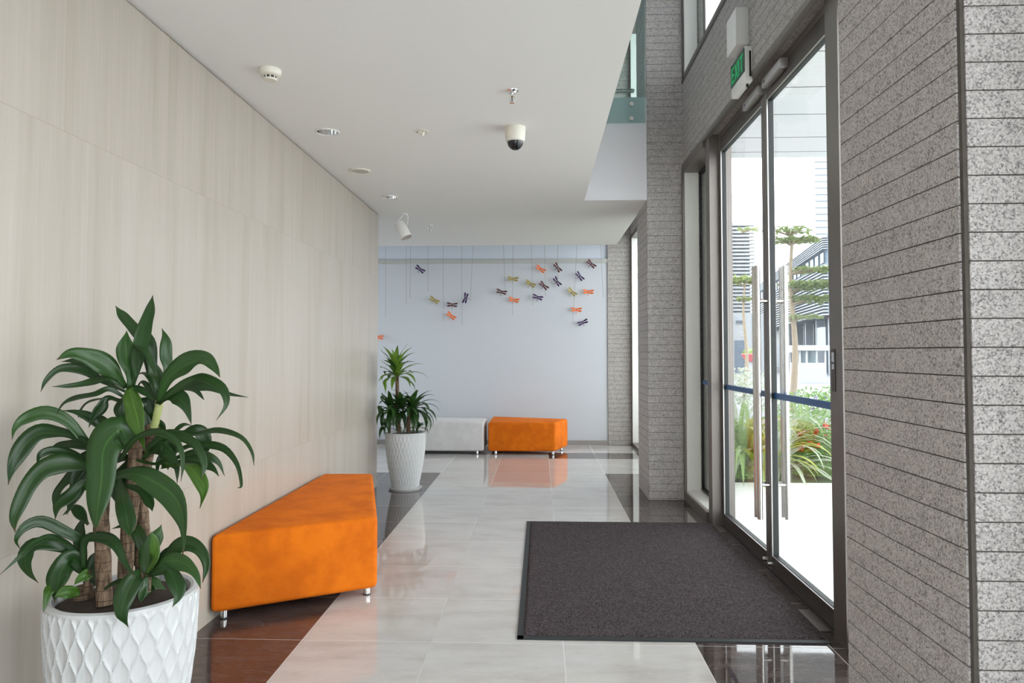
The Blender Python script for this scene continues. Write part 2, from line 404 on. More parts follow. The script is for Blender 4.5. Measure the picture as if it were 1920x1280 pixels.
# high cove ceiling beyond, high ceiling over void
struct(MB().box((-5.1, YE2-.05, 3.66), (XW+.3, YB+.3, 3.8)).build('ceiling_cove', M['ceiling']), 'raised ceiling cove in front of the far wall', 'ceiling')
struct(MB().box((-5.1, YBACK, ZTOP), (XW+.3, YB+.3, ZTOP+.2)).build('ceiling_upper', M['ceiling']), 'high ceiling over the double height entrance void', 'ceiling')
# left wall: ends at the corner, corridor opens beyond
struct(MB().box((XL-.25, YBACK, 0), (XL, YW, ZC-.012)).build('wall_left', M['travertine']), 'cream travertine panel wall on the left', 'wall')
struct(MB().box((XL-.24, YBACK, ZC-.012), (XL-.01, YW-.01, ZC)).build('trim_2', M['reveal']), 'thin brown shadow gap where left wall meets ceiling', 'trim')
struct(MB().box((-5, YW-.25, 0), (XL-.245, YW-.005, ZC-.001)).build('wall_corridor', M['plaster']), 'near side wall of the left corridor', 'wall')
struct(MB().box((-5.1, YW-.25, ZC+.9), (-5, YB+.3, ZTOP)).build('wall_corridor_upper', M['plaster']), 'upper end wall of the left corridor', 'wall')
m = MB(); WA, WB, WZ0, WZ1 = 8.3, 10.2, .9, 2.6  # unseen window opening added to bring light into the far zone
m.box((-5.1, YW-.25, 0), (-5, WA, ZC+.9)); m.box((-5.1, WB, 0), (-5, YB, ZC+.9)); m.box((-5.1, WA, 0), (-5, WB, WZ0)); m.box((-5.1, WA, WZ1), (-5, WB, ZC+.9))
struct(m.build('wall_corridor_end', M['plaster']), 'end wall of the left corridor around its added window', 'wall')
e = struct(bpy.data.objects.new('window_7', None), 'unseen window added at the end of the left corridor to brighten the far zone', 'window'); C.objects.link(e); e.location = (-5, 9, WZ0)
m = MB(); m.box((-5.08, WA, WZ0), (-5.0, WA+.05, WZ1)); m.box((-5.08, WB-.05, WZ0), (-5.0, WB, WZ1)); m.box((-5.08, WA+.05, WZ0), (-5.0, WB-.05, WZ0+.05)); m.box((-5.08, WA+.05, WZ1-.05), (-5.0, WB-.05, WZ1)); m.build('window_frame', M['bronze'], e)
MB().box((-5.05, WA+.04, WZ0+.04), (-5.045, WB-.04, WZ1-.04)).build('glass_pane', M['glass'], e)
struct(MB().box((XL-.25, YBACK, ZC+.9), (XL, YB, ZTOP)).build('wall_upper_left', M['plaster']), 'upper floor left wall', 'wall')
# back wall
zl0, zl1 = at(900, 494, Y=YB).z, at(900, 486, Y=YB).z
struct(MB().box((-5.1, YB, 0), (XC-.002, YB+.25, zl0)).build('wall_back', M['plaster']), 'smooth pale blue grey painted far wall', 'wall')
struct(MB().box((-5.1, YB+.02, zl1), (XC-.002, YB+.25, 3.66)).build('wall_back_upper', M['band']), 'bluish recessed band at top of far wall', 'wall')
struct(MB().box((-5.1, YB-.015, zl0), (XC-.002, YB+.25, zl1), .004).build('trim_3', M['ledge']), 'pale ledge moulding across the far wall', 'trim')
struct(MB().box((-5.1, YB-.012, 0), (XC-.002, YB, .068)).build('baseboard_back', M['base']), 'grey stone baseboard along the far wall', 'baseboard')
struct(MB().box((-5.1, YB+.05, 3.8), (XW, YB+.25, ZTOP)).build('wall_upper_back', M['granite_wall']), 'dark granite wall on the upper floor behind the balustrade', 'wall')
struct(MB().box((XE, YE2+.1, 3.8), (XE+.0001+.12, YE2+.3, ZTOP)).build('trim_4', M['cream_panel']), 'cream post on the upper floor behind green glass', 'post')
# right spandrel wall above the doors
struct(MB().box((XW, YBACK, ZW), (XW+.22, YB+.3, ZS)).build('wall_right', M['granite_wall']), 'coursed granite band above the glass doors', 'wall')
struct(MB().box((XW+.001, YBACK, ZTOP-.5), (XW+.22, YB+.3, ZTOP)).build('wall_right_upper', M['granite_wall']), 'granite band above upper windows', 'wall')
struct(MB().box((XW-.006, YBACK, ZS-.012), (XW+.235, YB+.3, ZS+.012)).build('trim_5', M['bronze_dark']), 'dark metal sill strip under the upper windows', 'trim')
struct(MB().box((XW-.008, YN1, ZW-.018), (XW+.03, YC, ZW+.018)).build('trim_6', M['bronze']), 'bronze edge strip along the bottom of the granite band', 'trim')

# granite columns: a core with real courses standing proud of it
def column(x0, x1, y0, y1, z1, label, cor=.014, phase=.057):
    pit = .0672; g = .0028
    core = MB().box((x0+.005, y0+.005, 0), (x1, y1-.005, z1)).build('granite_column', M['groove'])
    struct(core, label, 'column')
    m = MB(); z = -phase; r = random.Random(3)
    while z < z1:
        a, b = max(z+g/2, 0), min(z+pit-g/2, z1)
        if b-a > .004:
            j = r.uniform(-.0006, .0006)
            m.box((x0+cor, y0+j, a), (x1, y0+.008, b), .0009)           # front slabs
            m.box((x0+j, y0+cor+.004, a), (x0+.008, y1-cor, b), .0009)  # side slabs
            m.box((x0+cor, y1-.008, a), (x1, y1+j, b))                  # rear slabs
        z += pit
    m.build('stone_courses', M['granite'], core)
column(XC, XW+.30, YC, YC2, ZTOP, 'far granite clad column beside the door sidelight', .003)
column(XC, XW+.40, YN0, YN1, ZTOP, 'near granite clad column at the right edge of the frame')
struct(MB().box((XC-.001, YB-.02, 0), (XW+.3, YB+.25, ZTOP)).build('wall_pilaster', M['granite_wall']), 'granite pilaster strip at right end of the far wall', 'wall')

# ------------------------------------------------------------------ door wall
post = at(1332, 977, Z=0); YP = at(1340, 600, X=XD-.06).y
XF = XD-.05                                   # face of the leaves
YH = at(1352, 700, X=XF).y                    # hinge edge of far leaf
YM = at(1434, 700, X=XF).y - .045             # meeting line
YJ = at(1563, 900, X=XF).y                    # near end of the near leaf glass
ZR0, ZR1 = .012, .10
ZT0 = 2.925; ZT1 = 3.06
dfr = MB()
dfr.box((XF-.075, YH+.005, 0), (XD+.05, YH+.13, ZW-.002))          # far post
dfr.box((XF-.03, YJ-.20, 0), (XD+.05, YJ-.055, ZW-.002))           # near post
dfr.box((XF+.0, YJ-.06, ZT1-.03), (XD+.05, YH+.01, ZW))          # head
struct(dfr.build('door_frame', M['bronze']), 'bronze metal frame around the pair of glass doors', 'door frame')
def leafdoor(idx, y0, y1, meet, label):
    """y0<y1; meet = y of the meeting stile side"""
    sw = .05; XO = XF+.044; XG = XF+.030; e = struct(bpy.data.objects.new('door_%d' % idx, None), label, 'door'); C.objects.link(e); e.location = (XD, meet, 0)
    m = MB()
    m.box((XF, y0, ZR0), (XO, y1, ZR1)); m.box((XF, y0, ZT0), (XO, y1, ZT1-.032))
    m.build('rail', M['bronze_dark'], e)
    m = MB()
    for a, b in ((y0, y0+sw), (y1-sw, y1)): m.box((XF-.001, a, ZR0), (XO+.001, b, ZT1-.032), .002)
    m.build('stile', M['bronze'], e)
    m = MB(); a, b = y0+sw, y1-sw; t = .008
    x0, x1 = XF+.009, XO-.004
    m.box((x0, a, ZR1), (x1, b, ZR1+t)); m.box((x0, a, ZT0-t), (x1, b, ZT0)); m.box((x0, a, ZR1), (x1, a+t, ZT0)); m.box((x0, b-t, ZR1), (x1, b, ZT0))
    m.build('gasket', M['gasket'], e)
    m = MB(); t = .005; x0, x1 = XF+.0005, XF+.009
    m.box((x0, a, ZR1), (x1, b, ZR1+t)); m.box((x0, a, ZT0-t), (x1, b, ZT0)); m.box((x0, a, ZR1), (x1, a+t, ZT0)); m.box((x0, b-t, ZR1), (x1, b, ZT0))
    m.build('glazing_bead', M['trim_bright'], e)
    m = MB(); m.box((XG-.004, a+.002, ZR1+.002), (XG+.004, b-.002, ZT0-.002)); m.build('glass_pane', M['glass'], e)
    m = MB(); m.box((XG-.0065, a+.008, 1.062), (XG-.0045, b-.008, 1.098)); m.box((XG+.0045, a+.008, 1.062), (XG+.0065, b-.008, 1.098)); m.build('safety_strip', M['blue_strip'], e)
    sy = meet+(.03 if meet == y0 else -.03)
    for q, xx in ((-1, XF-.062), (1, XO+.062)):
        m = MB(); m.tube([(xx, sy, .32), (xx, sy, 1.885)], .0165, 20)
        for z in (.53, 1.665): m.tube([(xx, sy, z), (XF if q < 0 else XO, sy, z)], .010, 12)
        m.build('pull_handle', M['steel'], e, True)
    m = MB(); m.tube([(XF, sy+(.02 if meet == y0 else -.02), .055), (XF-.028, sy+(.02 if meet == y0 else -.02), .055)], [.016, .013], 16); m.build('lock_knob', M['steel'], e, True)
    return e
leafdoor(1, YM+.002, YH, YM+.002, 'far glass door leaf, next to the sidelight')
leafdoor(2, YJ-.055, YM-.002, YM-.002, 'near glass door leaf, next to the granite column')
# floor spring plates
for (y, w_) in ((YH-.20, .26), (YJ+.02, .3)):
    struct(relocate(MB().box((XF-.07, y, 0), (XF-.002, y+w_, .004)).build('trim_7', M['bronze']), (XF-.035, y+w_/2, 0)), 'flat metal pivot cover plate at foot of the door', 'plate')
struct(MB().box((XF-.012, YJ-.05, 0), (XD+.06, YH, .010)).build('trim_8', M['bronze_dark']), 'dark threshold strip under the glass doors', 'threshold')
# latch plate in near post
lk = MB(); yl = YJ-.06
lp = struct(MB().box((XF-.033, yl-.06, 1.16), (XF-.030, yl-.02, 1.36)).build('trim_9', M['bronze_dark']), 'dark strike plate set into near door post', 'strike plate')
MB().box((XF-.035, yl-.055, 1.30), (XF-.033, yl-.028, 1.345)).box((XF-.035, yl-.055, 1.265), (XF-.033, yl-.028, 1.29)).build('switch_button', M['steel'], lp)

# sidelight
XS = 1.475
e = struct(bpy.data.objects.new('window_1', None), 'narrow sidelight window between column and door post', 'window'); C.objects.link(e); e.location = (XS, YC-.3, 0)
yg1 = YC-.012; yg0 = YH+.13
m = MB(); m.box((XW-.01, yg0, 0), (XS+.03, yg1+.01, .075)); m.box((XW-.01, yg0, ZW-.01), (XS+.03, yg1+.01, ZW-.07)); m.box((XW-.012, yg1-.03, 0), (XW+.004, yg1+.012, ZW)); m.build('window_frame', M['bronze'], e)
m = MB(); m.box((XW+.005, yg1-.045, .10), (XS-.02, yg1, ZW-.07)); m.build('side_panel', M['cream_panel'], e)
m = MB(); m.box((XW+.004, yg0+.002, .076), (XS-.012, yg1-.02, .10)); m.build('window_sill', M['cream_panel'], e)
m = MB(); ya = yg1-.05
for a, b in ((yg0, yg0+.02), (ya-.012, ya)): m.box((XS-.012, a, .10), (XS+.012, b, ZW-.07))
m.box((XS-.02, yg0, .10), (XS+.02, ya, .12)); m.box((XS-.02, yg0, ZW-.09), (XS+.02, ya, ZW-.07)); m.build('gasket', M['gasket'], e)
MB().box((XS-.004, yg0+.018, .118), (XS+.004, ya-.028, ZW-.088)).build('glass_pane', M['glass'], e)
MB().box((XS-.007, yg0+.02, 1.062), (XS-.005, ya-.03, 1.098)).build('safety_strip', M['blue_strip'], e)

# far window behind column, and upper windows with deep cream fins
def window(idx, y0, y1, z0, z1, muls, label, fin=True, xg=XW+.13):
    e = struct(bpy.data.objects.new('window_%d' % idx, None), label, 'window'); C.objects.link(e); e.location = (XW, (y0+y1)/2, z0)
    m = MB(); f = .05
    m.box((XW+.002, y0, z0), (xg+.008, y1, z0+f)); m.box((XW+.002, y0, z1-f), (xg+.008, y1, z1)); m.box((XW+.002, y0, z0), (xg+.008, y0+f, z1)); m.box((XW+.002, y1-f, z0), (xg-.002, y1, z1))
    m.build('window_frame', M['bronze'], e)
    for y in muls:
        MB().box((XW+.003, y-.02, z0+f), (xg-.002, y+.02, z1-f)).build('mullion', M['bronze'], e)
    if fin:
        for y in list(muls)+[y1-f]:
            MB().box((XW+.010, y-.034, z0+f), (xg-.005, y-.0205 if y in muls else y, z1-f)).build('cream_fin', M['cream_panel'], e)
    MB().box((xg, y0+f/2, z0+f/2), (xg+.008, y1-f/2, z1-f/2)).build('glass_pane', M['glass'], e)
    return e
window(2, YC2+.002, YB-.022, 0.0, ZW-.001, [9.1], 'tall far window between granite column and pilaster')
e = struct(bpy.data.objects.new('window_6', None), 'narrow sidelight between the near post and the near column', 'window'); C.objects.link(e); e.location = (XD, YJ-.5, 0)
MB().box((XF+.01, YN1+.002, 0), (XD+.04, YJ-.202, .08)).box((XF+.01, YN1+.002, ZW-.08), (XD+.04, YJ-.202, ZW-.002)).box((XF+.01, YN1+.002, .08), (XD+.04, YN1+.05, ZW-.08)).build('window_frame', M['bronze'], e)
MB().box((XD+.02, YN1+.045, .075), (XD+.026, YJ-.203, ZW-.075)).build('glass_pane', M['glass'], e)
window(3, YN1+.005, YC-.002, ZS+.012, ZTOP-.5, [3.6, 4.75, at(1319, 60, X=XW).y], 'upper window strip above the granite band')
window(4, YC2+.002, YB-.022, ZS+.012, ZTOP-.5, [9.1], 'upper floor window behind the balustrade')
window(5, YBACK+.02, 1.22, 0.0, ZW-.001, [-1.1], 'tall window bay right of the viewer')
struct(MB().box((XW, 1.225, 0), (XW+.22, YN0-.002, ZW-.001)).build('wall_right_near', M['granite_wall']), 'granite wall between the near column and its window bay', 'wall')
struct(MB().box((XW, YBACK+.02, ZS+.012), (XW+.22, YN0-.002, ZTOP-.5)).build('wall_right_rear', M['granite_wall']), 'granite wall above the near window bay', 'wall')
e = struct(bpy.data.objects.new('window_8', None), 'glazed end wall behind the viewer', 'window'); C.objects.link(e); e.location = (0, YBACK, 0)
m = MB()
for x in (-.3, .5, XW+.1): m.box((x-.03, YBACK-.06, 0), (x+.03, YBACK+.04, 2.83))
for z in (.03, 2.8): m.box((-.3, YBACK-.06, z-.03), (XW+.2, YBACK+.04, z+.03))
m.build('window_frame', M['bronze'], e)
MB().box((-.3, YBACK-.01, 0), (XW+.1, YBACK, 2.8)).build('glass_pane', M['glass'], e)
struct(MB().box((XL-.3, YBACK-.06, 2.83), (XW+.3, YBACK+.04, ZTOP)).box((XL-.3, YBACK-.06, 0), (-.33, YBACK+.04, 2.83)).build('wall_rear', M['plaster']), 'painted wall above the glazing behind the viewer', 'wall')
portal((.55, YBACK-.1, 1.4), (PI/2, 0, PI), 1.7, 2.8)
portal((XW+.2, 4.6, 1.55), (0, PI/2, 0), 3.0, 4.3)
portal((XW+.2, 4.6, 5.0), (0, PI/2, 0), 2.3, 4.3)
portal((XW+.2, -.58, 1.55), (0, PI/2, 0), 3.0, 3.6)
portal((-5.1, 9.25, 1.75), (0, -PI/2, 0), 1.7, 1.9)  # daylight through the added corridor window
portal((XW+.2, 9.1, 1.55), (0, PI/2, 0), 3.0, 3.2)

# balustrade
b = thing('glass_balustrade', (XE+.3, YC-.05, zf), 'green tinted glass balustrade with steel handrail on the upper floor', 'balustrade')
MB().box((XE+.02, YC-.045, zf), (XC-.012, YC-.030, zs+1.05)).build('glass_panel', M['glass_green'], b)
hz = at(1180, 172, Y=YC+.10).z
MB().tube([(XE+.05, YC+.08, hz), (XC-.11, YC+.08, hz)], .020, 16).build('handrail', M['steel'], b, True)
MB().tube([(XC-.12, YC+.08, hz), (XC-.12, YC+.02, hz-.03), (XC-.12, YC-.03, hz-.03)], .010, 10).build('rail_bracket', M['steel'], b, True)
for px, py in ((1184, 195), (1184, 222)):
    q = at(px, py, Y=YC-.045)
    MB().tube([(q.x, YC-.012, q.z), (q.x, YC-.052, q.z)], .019, 20).tube([(q.x, YC-.052, q.z), (q.x, YC-.060, q.z)], .009, 12).build('fixing_bolt', M['steel'], b, True)

# ================================================================== FLOOR MAT
ml, mr = at(973, 1195, Z=.01), at(1338, 979, Z=.01)
x0, y0, x1, y1 = -.112, ml.y, XF-.075, mr.y
mat = thing('entrance_mat', ((x0+x1)/2, (y0+y1)/2, 0), 'dark brown pile entrance mat with black rubber edge lying before the doors', 'mat')
m = MB(); m.box((x0, y0, 0), (x1, y1, .004)); m.box((x0, y0, .004), (x1, y0+.035, .007)); m.box((x0, y1-.02, .004), (x1, y1, .007)); m.box((x0, y0, .004), (x0+.03, y1, .007)); m.build('rubber_border', M['rubber'], mat)
m = MB(); nx, ny = 150, 230; r = random.Random(8); V = []
for i in range(nx+1):
    for j in range(ny+1):
        ed = min(i, nx-i, j, ny-j) == 0
        jx = r.uniform(-.004, .004); jy = r.uniform(-.004, .004)
        V.append(m.bm.verts.new((x0+.030+(x1-x0-.035)*i/nx+jx, y0+.036+(y1-y0-.055)*j/ny+jy, .006 if ed else .0125+r.uniform(-.0016, .0016))))
for i in range(nx):
    for j in range(ny):
        a = i*(ny+1)+j; m.bm.faces.new((V[a], V[a+ny+1], V[a+ny+2], V[a+1]))
m.build('pile', M['pile'], mat, 'all')

# ================================================================== BENCHES
def bench(name, poly, z0, z1, mat_, label, grp, legs, cat='bench'):
    cx = sum(p[0] for p in poly)/len(poly); cy = sum(p[1] for p in poly)/len(poly)
    e = thing(name, (cx, cy, 0), label, cat, grp)
    m = MB(); m.prism(poly, z0, z1, .028, 5)
    ob = m.build('upholstered_body', mat_, e, True)
    for lx, ly in legs:
        MB().lathe([(0, .006), (.019, .006), (.019, z0+.01), (0, z0+.01)], (lx, ly, 0), 24).build('leg', M['chrome'], e, True)
        MB().lathe([(0, 0), (.020, 0), (.020, .007), (0, .007)], (lx, ly, 0), 24).build('foot_pad', M['darkslot'], e, True)
a = at(391, 1153, Z=.045); bq = at(707, 1103, Z=.045); c_ = at(699, 888, Z=.43); d_ = at(588, 888, Z=.43)
wx = XL+.012
poly = [(wx, a.y), (bq.x, bq.y), (c_.x, c_.y), (wx, d_.y)]
legs = [(at(420, 1158, Z=0).x, at(420, 1158, Z=0).y), (at(687, 1115, Z=0).x, at(687, 1115, Z=0).y+.01), (c_.x-.08, c_.y-.09), (wx+.08, d_.y-.09)]
bench('orange_bench', poly, .047, .435, M['orange'], 'large orange velvet wedge bench against the cream wall', 'orange velvet benches', legs)
f0, f1 = at(915, 846, Z=.045), at(1041, 846, Z=.045); yb0 = f0.y
k0 = at(1064, 785, Z=.425); k1 = at(911, 781, Z=.425)
poly = [(f0.x, yb0), (f1.x, yb0), (k0.x+.005, k0.y-.02), (f0.x+.005, k1.y+.05)]
bench('orange_bench', poly, .047, .428, M['orange'], 'orange velvet wedge bench in front of the far wall', 'orange velvet benches',
      [(f0.x+.10, yb0+.05), (f1.x-.03, yb0+.05), (k0.x-.09, k0.y-.12), (k1.x+.08, k1.y)])
g0 = at(907, 846, Z=.045)
poly = [(g0.x-1.05, yb0), (g0.x, yb0), (g0.x-.005, yb0+.62), (g0.x-1.30, yb0+.78)]
bench('grey_bench', poly, .047, .43, M['greyfabric'], 'light grey velvet bench left of the orange one at the far wall', 'light grey benches',
      [(g0.x-.93, yb0+.06), (g0.x-.09, yb0+.05), (g0.x-.1, yb0+.55), (g0.x-1.15, yb0+.65)])

# ================================================================== PLANTS
def pot(parent, c, R, H, kind):
    prof = [(t, R*(.66+.34*math.sin(min(1, t*1.06)*PI/2)**1.05)) for t in [i/110 for i in range(111)]]
    if kind == 'ogee':
        N = 56; per = H*.215
        def fn(th, z):
            if z < .012 or z > H-.012: return 0
            k = th/(2*PI)*N; A = .46*math.sin(2*PI*z/per); best = 9; w0 = 0
            for i in (-2, -1, 0, 1, 2, 3):
                b = math.floor(k)+i; pos = b+(A if b % 2 else -A); best = min(best, abs(k-pos))
            return .0042*math.exp(-(best/.16)**2)-.0035*min(1, best*1.2)
        seg = 56*8
    else:
        N = 34; per = H*.115
        def fn(th, z):
            if z < .012 or z > H-.014: return 0
            k = th/(2*PI)*N; s_ = z/per*.5
            a_ = abs(((k+s_) % 1)-.5)*2; b_ = abs(((k-s_) % 1)-.5)*2
            return .0045*max(a_**4, b_**4)-.003
        seg = 34*9
    P = [(0, 0)]+[(r, t*H) for t, r in prof]+[(R-.012, H+.004), (R-.022, H), (R-.024, H-.045), (0, H-.045)]
    MB().lathe(P, c, seg, fn).build('pot', M['pot'], parent, 'all' if 0 else True)
    m = MB(); m.lathe([(R-.0225, .0), (R*.8, .012), (R*.5, .016), (0, .02)], (c[0], c[1], H-.03+c[2]), 40, lambda t, z: 0); m.build('soil', M['soil'], parent, True)

YP0 = 2.33; PC = at(232, 1109, Z=.595); PC = Vector((PC.x, PC.y, 0))
D0 = PC.y
near = thing('potted_dracaena', (PC.x, PC.y, 0), 'large dark green dracaena in white ogee patterned pot, nearest the viewer at left', 'plant', 'dracaenas in white pots')
R_near = (at(358, 1109, Y=D0).x-at(107, 1109, Y=D0).x)/2
pot(near, (PC.x, PC.y, 0), R_near, at(232, 1109, Y=D0).z, 'ogee')
A = lambda x, y: (x/3.369, 520+y/3.369)
B = lambda x, y: (x/3.2, 880+y/3.2)
# midline traces of each leaf, blade width in px, depth of base and tip relative to the pot centre, look
LV = []
def la(pts, wd, d0=0, d1=0, k='leaf', s=A, **kw): LV.append(([s(*p) for p in pts], wd/(3.369 if s is A else 3.2), d0, d1, k, kw))
lb = lambda pts, wd, d0=0, d1=0, k='leaf', **kw: la(pts, wd, d0, d1, k, B, **kw)
la([(840,690),(862,520),(905,330),(950,210),(965,112)], 92, .0, -.06)
la([(985,640),(940,430),(850,330),(770,240),(730,178)], 88, .05, .06)
la([(815,690),(800,560),(795,430),(800,335)], 108, -.02, -.08, 'leaf_mid')
la([(975,720),(955,560),(930,430),(930,350)], 75, .08, .12)
la([(800,690),(700,580),(590,515),(460,480),(358,518)], 118, -.02, -.16, 'leaf_mid')
la([(800,700),(720,610),(600,545),(480,525),(385,532)], 60, .05, .08)
la([(790,720),(640,650),(560,600),(480,575),(370,580),(290,650),(258,722)], 62, 0, -.12)
la([(790,700),(690,640),(600,660),(480,680),(330,690)], 62, -.02, -.14)
la([(790,760),(690,705),(600,740),(480,765),(400,800),(355,865)], 50, -.02, -.15)
la([(790,780),(680,765),(560,790),(505,850),(495,888)], 38, .02, .05)
la([(770,790),(690,765),(640,820),(590,880),(560,950)], 62, .0, -.04)
la([(815,700),(840,790),(870,900),(920,1110)], 120, -.05, -.13, 'leaf_bright')
la([(800,700),(860,700),(930,740),(975,780)], 45, -.03, -.08)
la([(860,640),(850,540),(865,440),(920,460),(955,540),(985,620)], 52, -.03, -.10)
la([(1000,700),(1050,600),(1045,500),(1050,400),(1022,320)], 78, .02, .04, 'leaf_mid')
la([(1000,800),(1060,640),(1180,550),(1290,520),(1350,570),(1390,630)], 118, -.02, -.14, 'leaf_mid')
la([(1010,790),(1120,700),(1220,650),(1290,635),(1400,700),(1430,800),(1365,905)], 66, -.03, -.12)
la([(1020,780),(1130,700),(1250,690),(1330,695),(1440,735),(1570,757)], 58, .02, .08)
la([(1010,780),(1100,715),(1170,700),(1240,720),(1292,775)], 64, .0, -.02)
la([(1010,800),(1080,755),(1140,770),(1180,830),(1210,930)], 88, -.02, -.07)
la([(985,790),(960,660),(920,610),(860,610)], 50, .04, .1)
la([(978,780),(940,700),(900,660),(865,690)], 32, .03, .06)
la([(1000,790),(995,650),(965,560),(900,450)], 76, .0, -.03)
la([(640,1110),(560,1060),(430,910),(290,855),(160,890),(95,950),(75,1025)], 78, -.04, -.17, 'leaf_mid')
la([(600,1080),(470,1010),(350,985),(240,990),(140,1080),(75,1200),(52,1310)], 122, -.06, -.22)
la([(700,1030),(620,940),(560,880),(480,850),(395,840)], 52, .0, -.03)
la([(740,960),(640,900),(560,880),(500,890)], 46, .04, .06)
la([(620,1110),(540,1060),(440,1055),(350,1080),(300,1165)], 74, .02, -.02)
la([(620,1200),(530,1165),(440,1120),(330,1095),(250,1120),(232,1185)], 72, -.04, -.15)
la([(640,1200),(520,1190),(400,1180),(280,1210),(190,1300),(130,1420),(90,1530),(95,1610)], 120, -.07, -.24)
la([(810,1080),(770,960),(700,1010),(650,1100),(640,1280),(615,1470),(600,1620)], 212, -.08, -.24, 'leaf_mid', fold=.08)
la([(830,1060),(790,980),(720,940),(640,960)], 120, -.03, -.1)
la([(700,1150),(760,1150),(830,1050),(930,990),(1040,990),(1130,1060),(1155,1180),(1142,1290)], 62, -.10, -.22)
la([(900,1110),(1030,1000),(1140,1000),(1240,1060),(1290,1180),(1275,1270)], 64, -.04, -.12)
la([(950,1100),(1100,990),(1240,990),(1380,970),(1520,1010),(1590,1100),(1605,1190)], 48, -.02, -.10)
la([(1000,1130),(1170,1070),(1300,1055),(1420,1080),(1500,1180),(1525,1310),(1500,1330)], 42, .02, -.02)
la([(1000,1120),(1180,980),(1270,990),(1305,1070),(1280,1160)], 84, .05, .12)
la([(1020,1180),(1150,1130),(1260,1120),(1370,1160),(1420,1255)], 58, .03, .08)
la([(1020,1190),(1130,1170),(1250,1160),(1340,1200),(1385,1258)], 64, -.02, -.05)
la([(1020,1200),(1160,1190),(1230,1230),(1290,1340),(1262,1460)], 88, -.06, -.14, 'leaf_bright')
la([(1000,1060),(1100,975),(1160,930),(1215,935)], 28, .06, .1)
la([(850,760),(930,790),(965,870),(945,960)], 66, .05, .09)
la([(985,880),(1012,960),(1000,1050)], 66, .05, .08)
la([(1030,1000),(1070,1100),(1060,1215)], 100, .0, -.04)
la([(800,740),(800,850),(840,960)], 105, -.01, -.05)
la([(860,1150),(960,1180),(1060,1170),(1100,1210)], 45, -.04, -.10)
la([(860,1220),(800,1150),(700,1160),(640,1240)], 60, .03, .06)
la([(940,1200),(930,1100),(990,1040),(1080,1050)], 60, .05, .1)
la([(990,1250),(1010,1150),(1100,1100),(1190,1080)], 40, .06, .12)
lb([(640,60),(780,25),(900,60),(1050,170),(1105,330),(1095,530)], 132, -.10, -.24, 'leaf_mid')
lb([(700,40),(740,180),(765,320),(775,410)], 100, -.05, -.13)
lb([(740,90),(850,130),(900,210),(915,250)], 52, -.06, -.12)
lb([(850,230),(880,170),(925,215)], 62, .05, .1)
lb([(560,130),(500,90),(420,160),(350,220),(330,300)], 84, -.02, -.12)
lb([(560,60),(480,20),(400,70),(340,150),(325,250)], 70, .04, .0)
lb([(530,330),(490,280),(440,230),(375,275)], 56, .03, .05)
lb([(510,600),(500,480),(470,420),(380,370),(250,310),(150,340),(95,420),(122,478)], 66, -.04, -.23)
lb([(510,600),(450,490),(320,410),(210,440),(130,510),(0,632)], 44, -.05, -.28)
lb([(510,610),(440,500),(330,455),(200,455),(150,540),(175,620),(230,680)], 82, -.06, -.25)
lb([(510,620),(430,535),(370,600),(345,700),(325,800)], 132, -.08, -.20)
lb([(550,640),(500,640),(445,690)], 62, -.10, -.16, 'leaf_bright')
lb([(480,740),(400,735),(325,765)], 78, -.12, -.21, 'leaf_bright')
lb([(340,720),(295,730),(260,855)], 56, -.16, -.22, 'leaf_bright')
lb([(500,610),(510,430),(600,410),(690,450),(750,560),(810,645)], 68, -.10, -.20)
lb([(840,600),(800,660),(745,780),(725,880),(770,945)], 108, -.14, -.26)
lb([(880,640),(890,520),(930,410),(970,330)], 104, -.06, -.03, 'leaf_mid')
lb([(880,630),(930,540),(925,440),(905,370)], 62, -.09, -.13, 'leaf_bright')
lb([(890,640),(960,560),(1010,490),(1100,452)], 52, -.04, -.04)
lb([(890,640),(1000,550),(1100,560),(1170,620),(1205,715)], 80, -.10, -.18, 'leaf_mid')
lb([(900,620),(1020,500),(1120,445),(1200,480),(1240,570),(1215,680)], 82, -.06, -.13)
lb([(900,630),(1000,600),(1050,680),(1065,760),(1035,825)], 92, -.11, -.20)
lb([(880,640),(855,720),(845,800)], 62, -.12, -.17)
lb([(860,760),(910,690),(1000,720)], 84, -.02, .02, 'leaf_mid')
lb([(880,640),(860,480),(820,370),(760,335),(670,355)], 62, -.03, .02)
lb([(500,600),(480,380),(500,290)], 66, .02, .05)
lb([(620,720),(700,680),(830,665)], 38, -.10, -.15)
lb([(560,700),(560,560),(600,480)], 70, .04, .08)
lb([(900,640),(840,560),(800,470),(760,430)], 70, .04, .08)
la([(840,760),(830,860),(800,960),(770,1040)], 110, .02, .0)
la([(850,780),(890,880),(900,980),(880,1060)], 90, .03, .02)
la([(830,740),(780,800),(770,880),(790,960)], 80, .01, -.02)
la([(640,1100),(560,1130),(480,1230),(440,1330)], 80, .03, .0)
la([(880,1180),(930,1260),(1010,1330),(1060,1400)], 80, .02, .0)
la([(620,1180),(540,1260),(470,1380),(420,1500)], 84, .03, -.03)
la([(900,1150),(960,1090),(1040,1090),(1110,1180),(1120,1300)], 70, .0, -.06)
la([(820,1150),(760,1250),(750,1380),(790,1480)], 90, .03, .02)
rg = random.Random(5)
def dep(u, d0, d1): return D0+d0+(d1-d0)*u
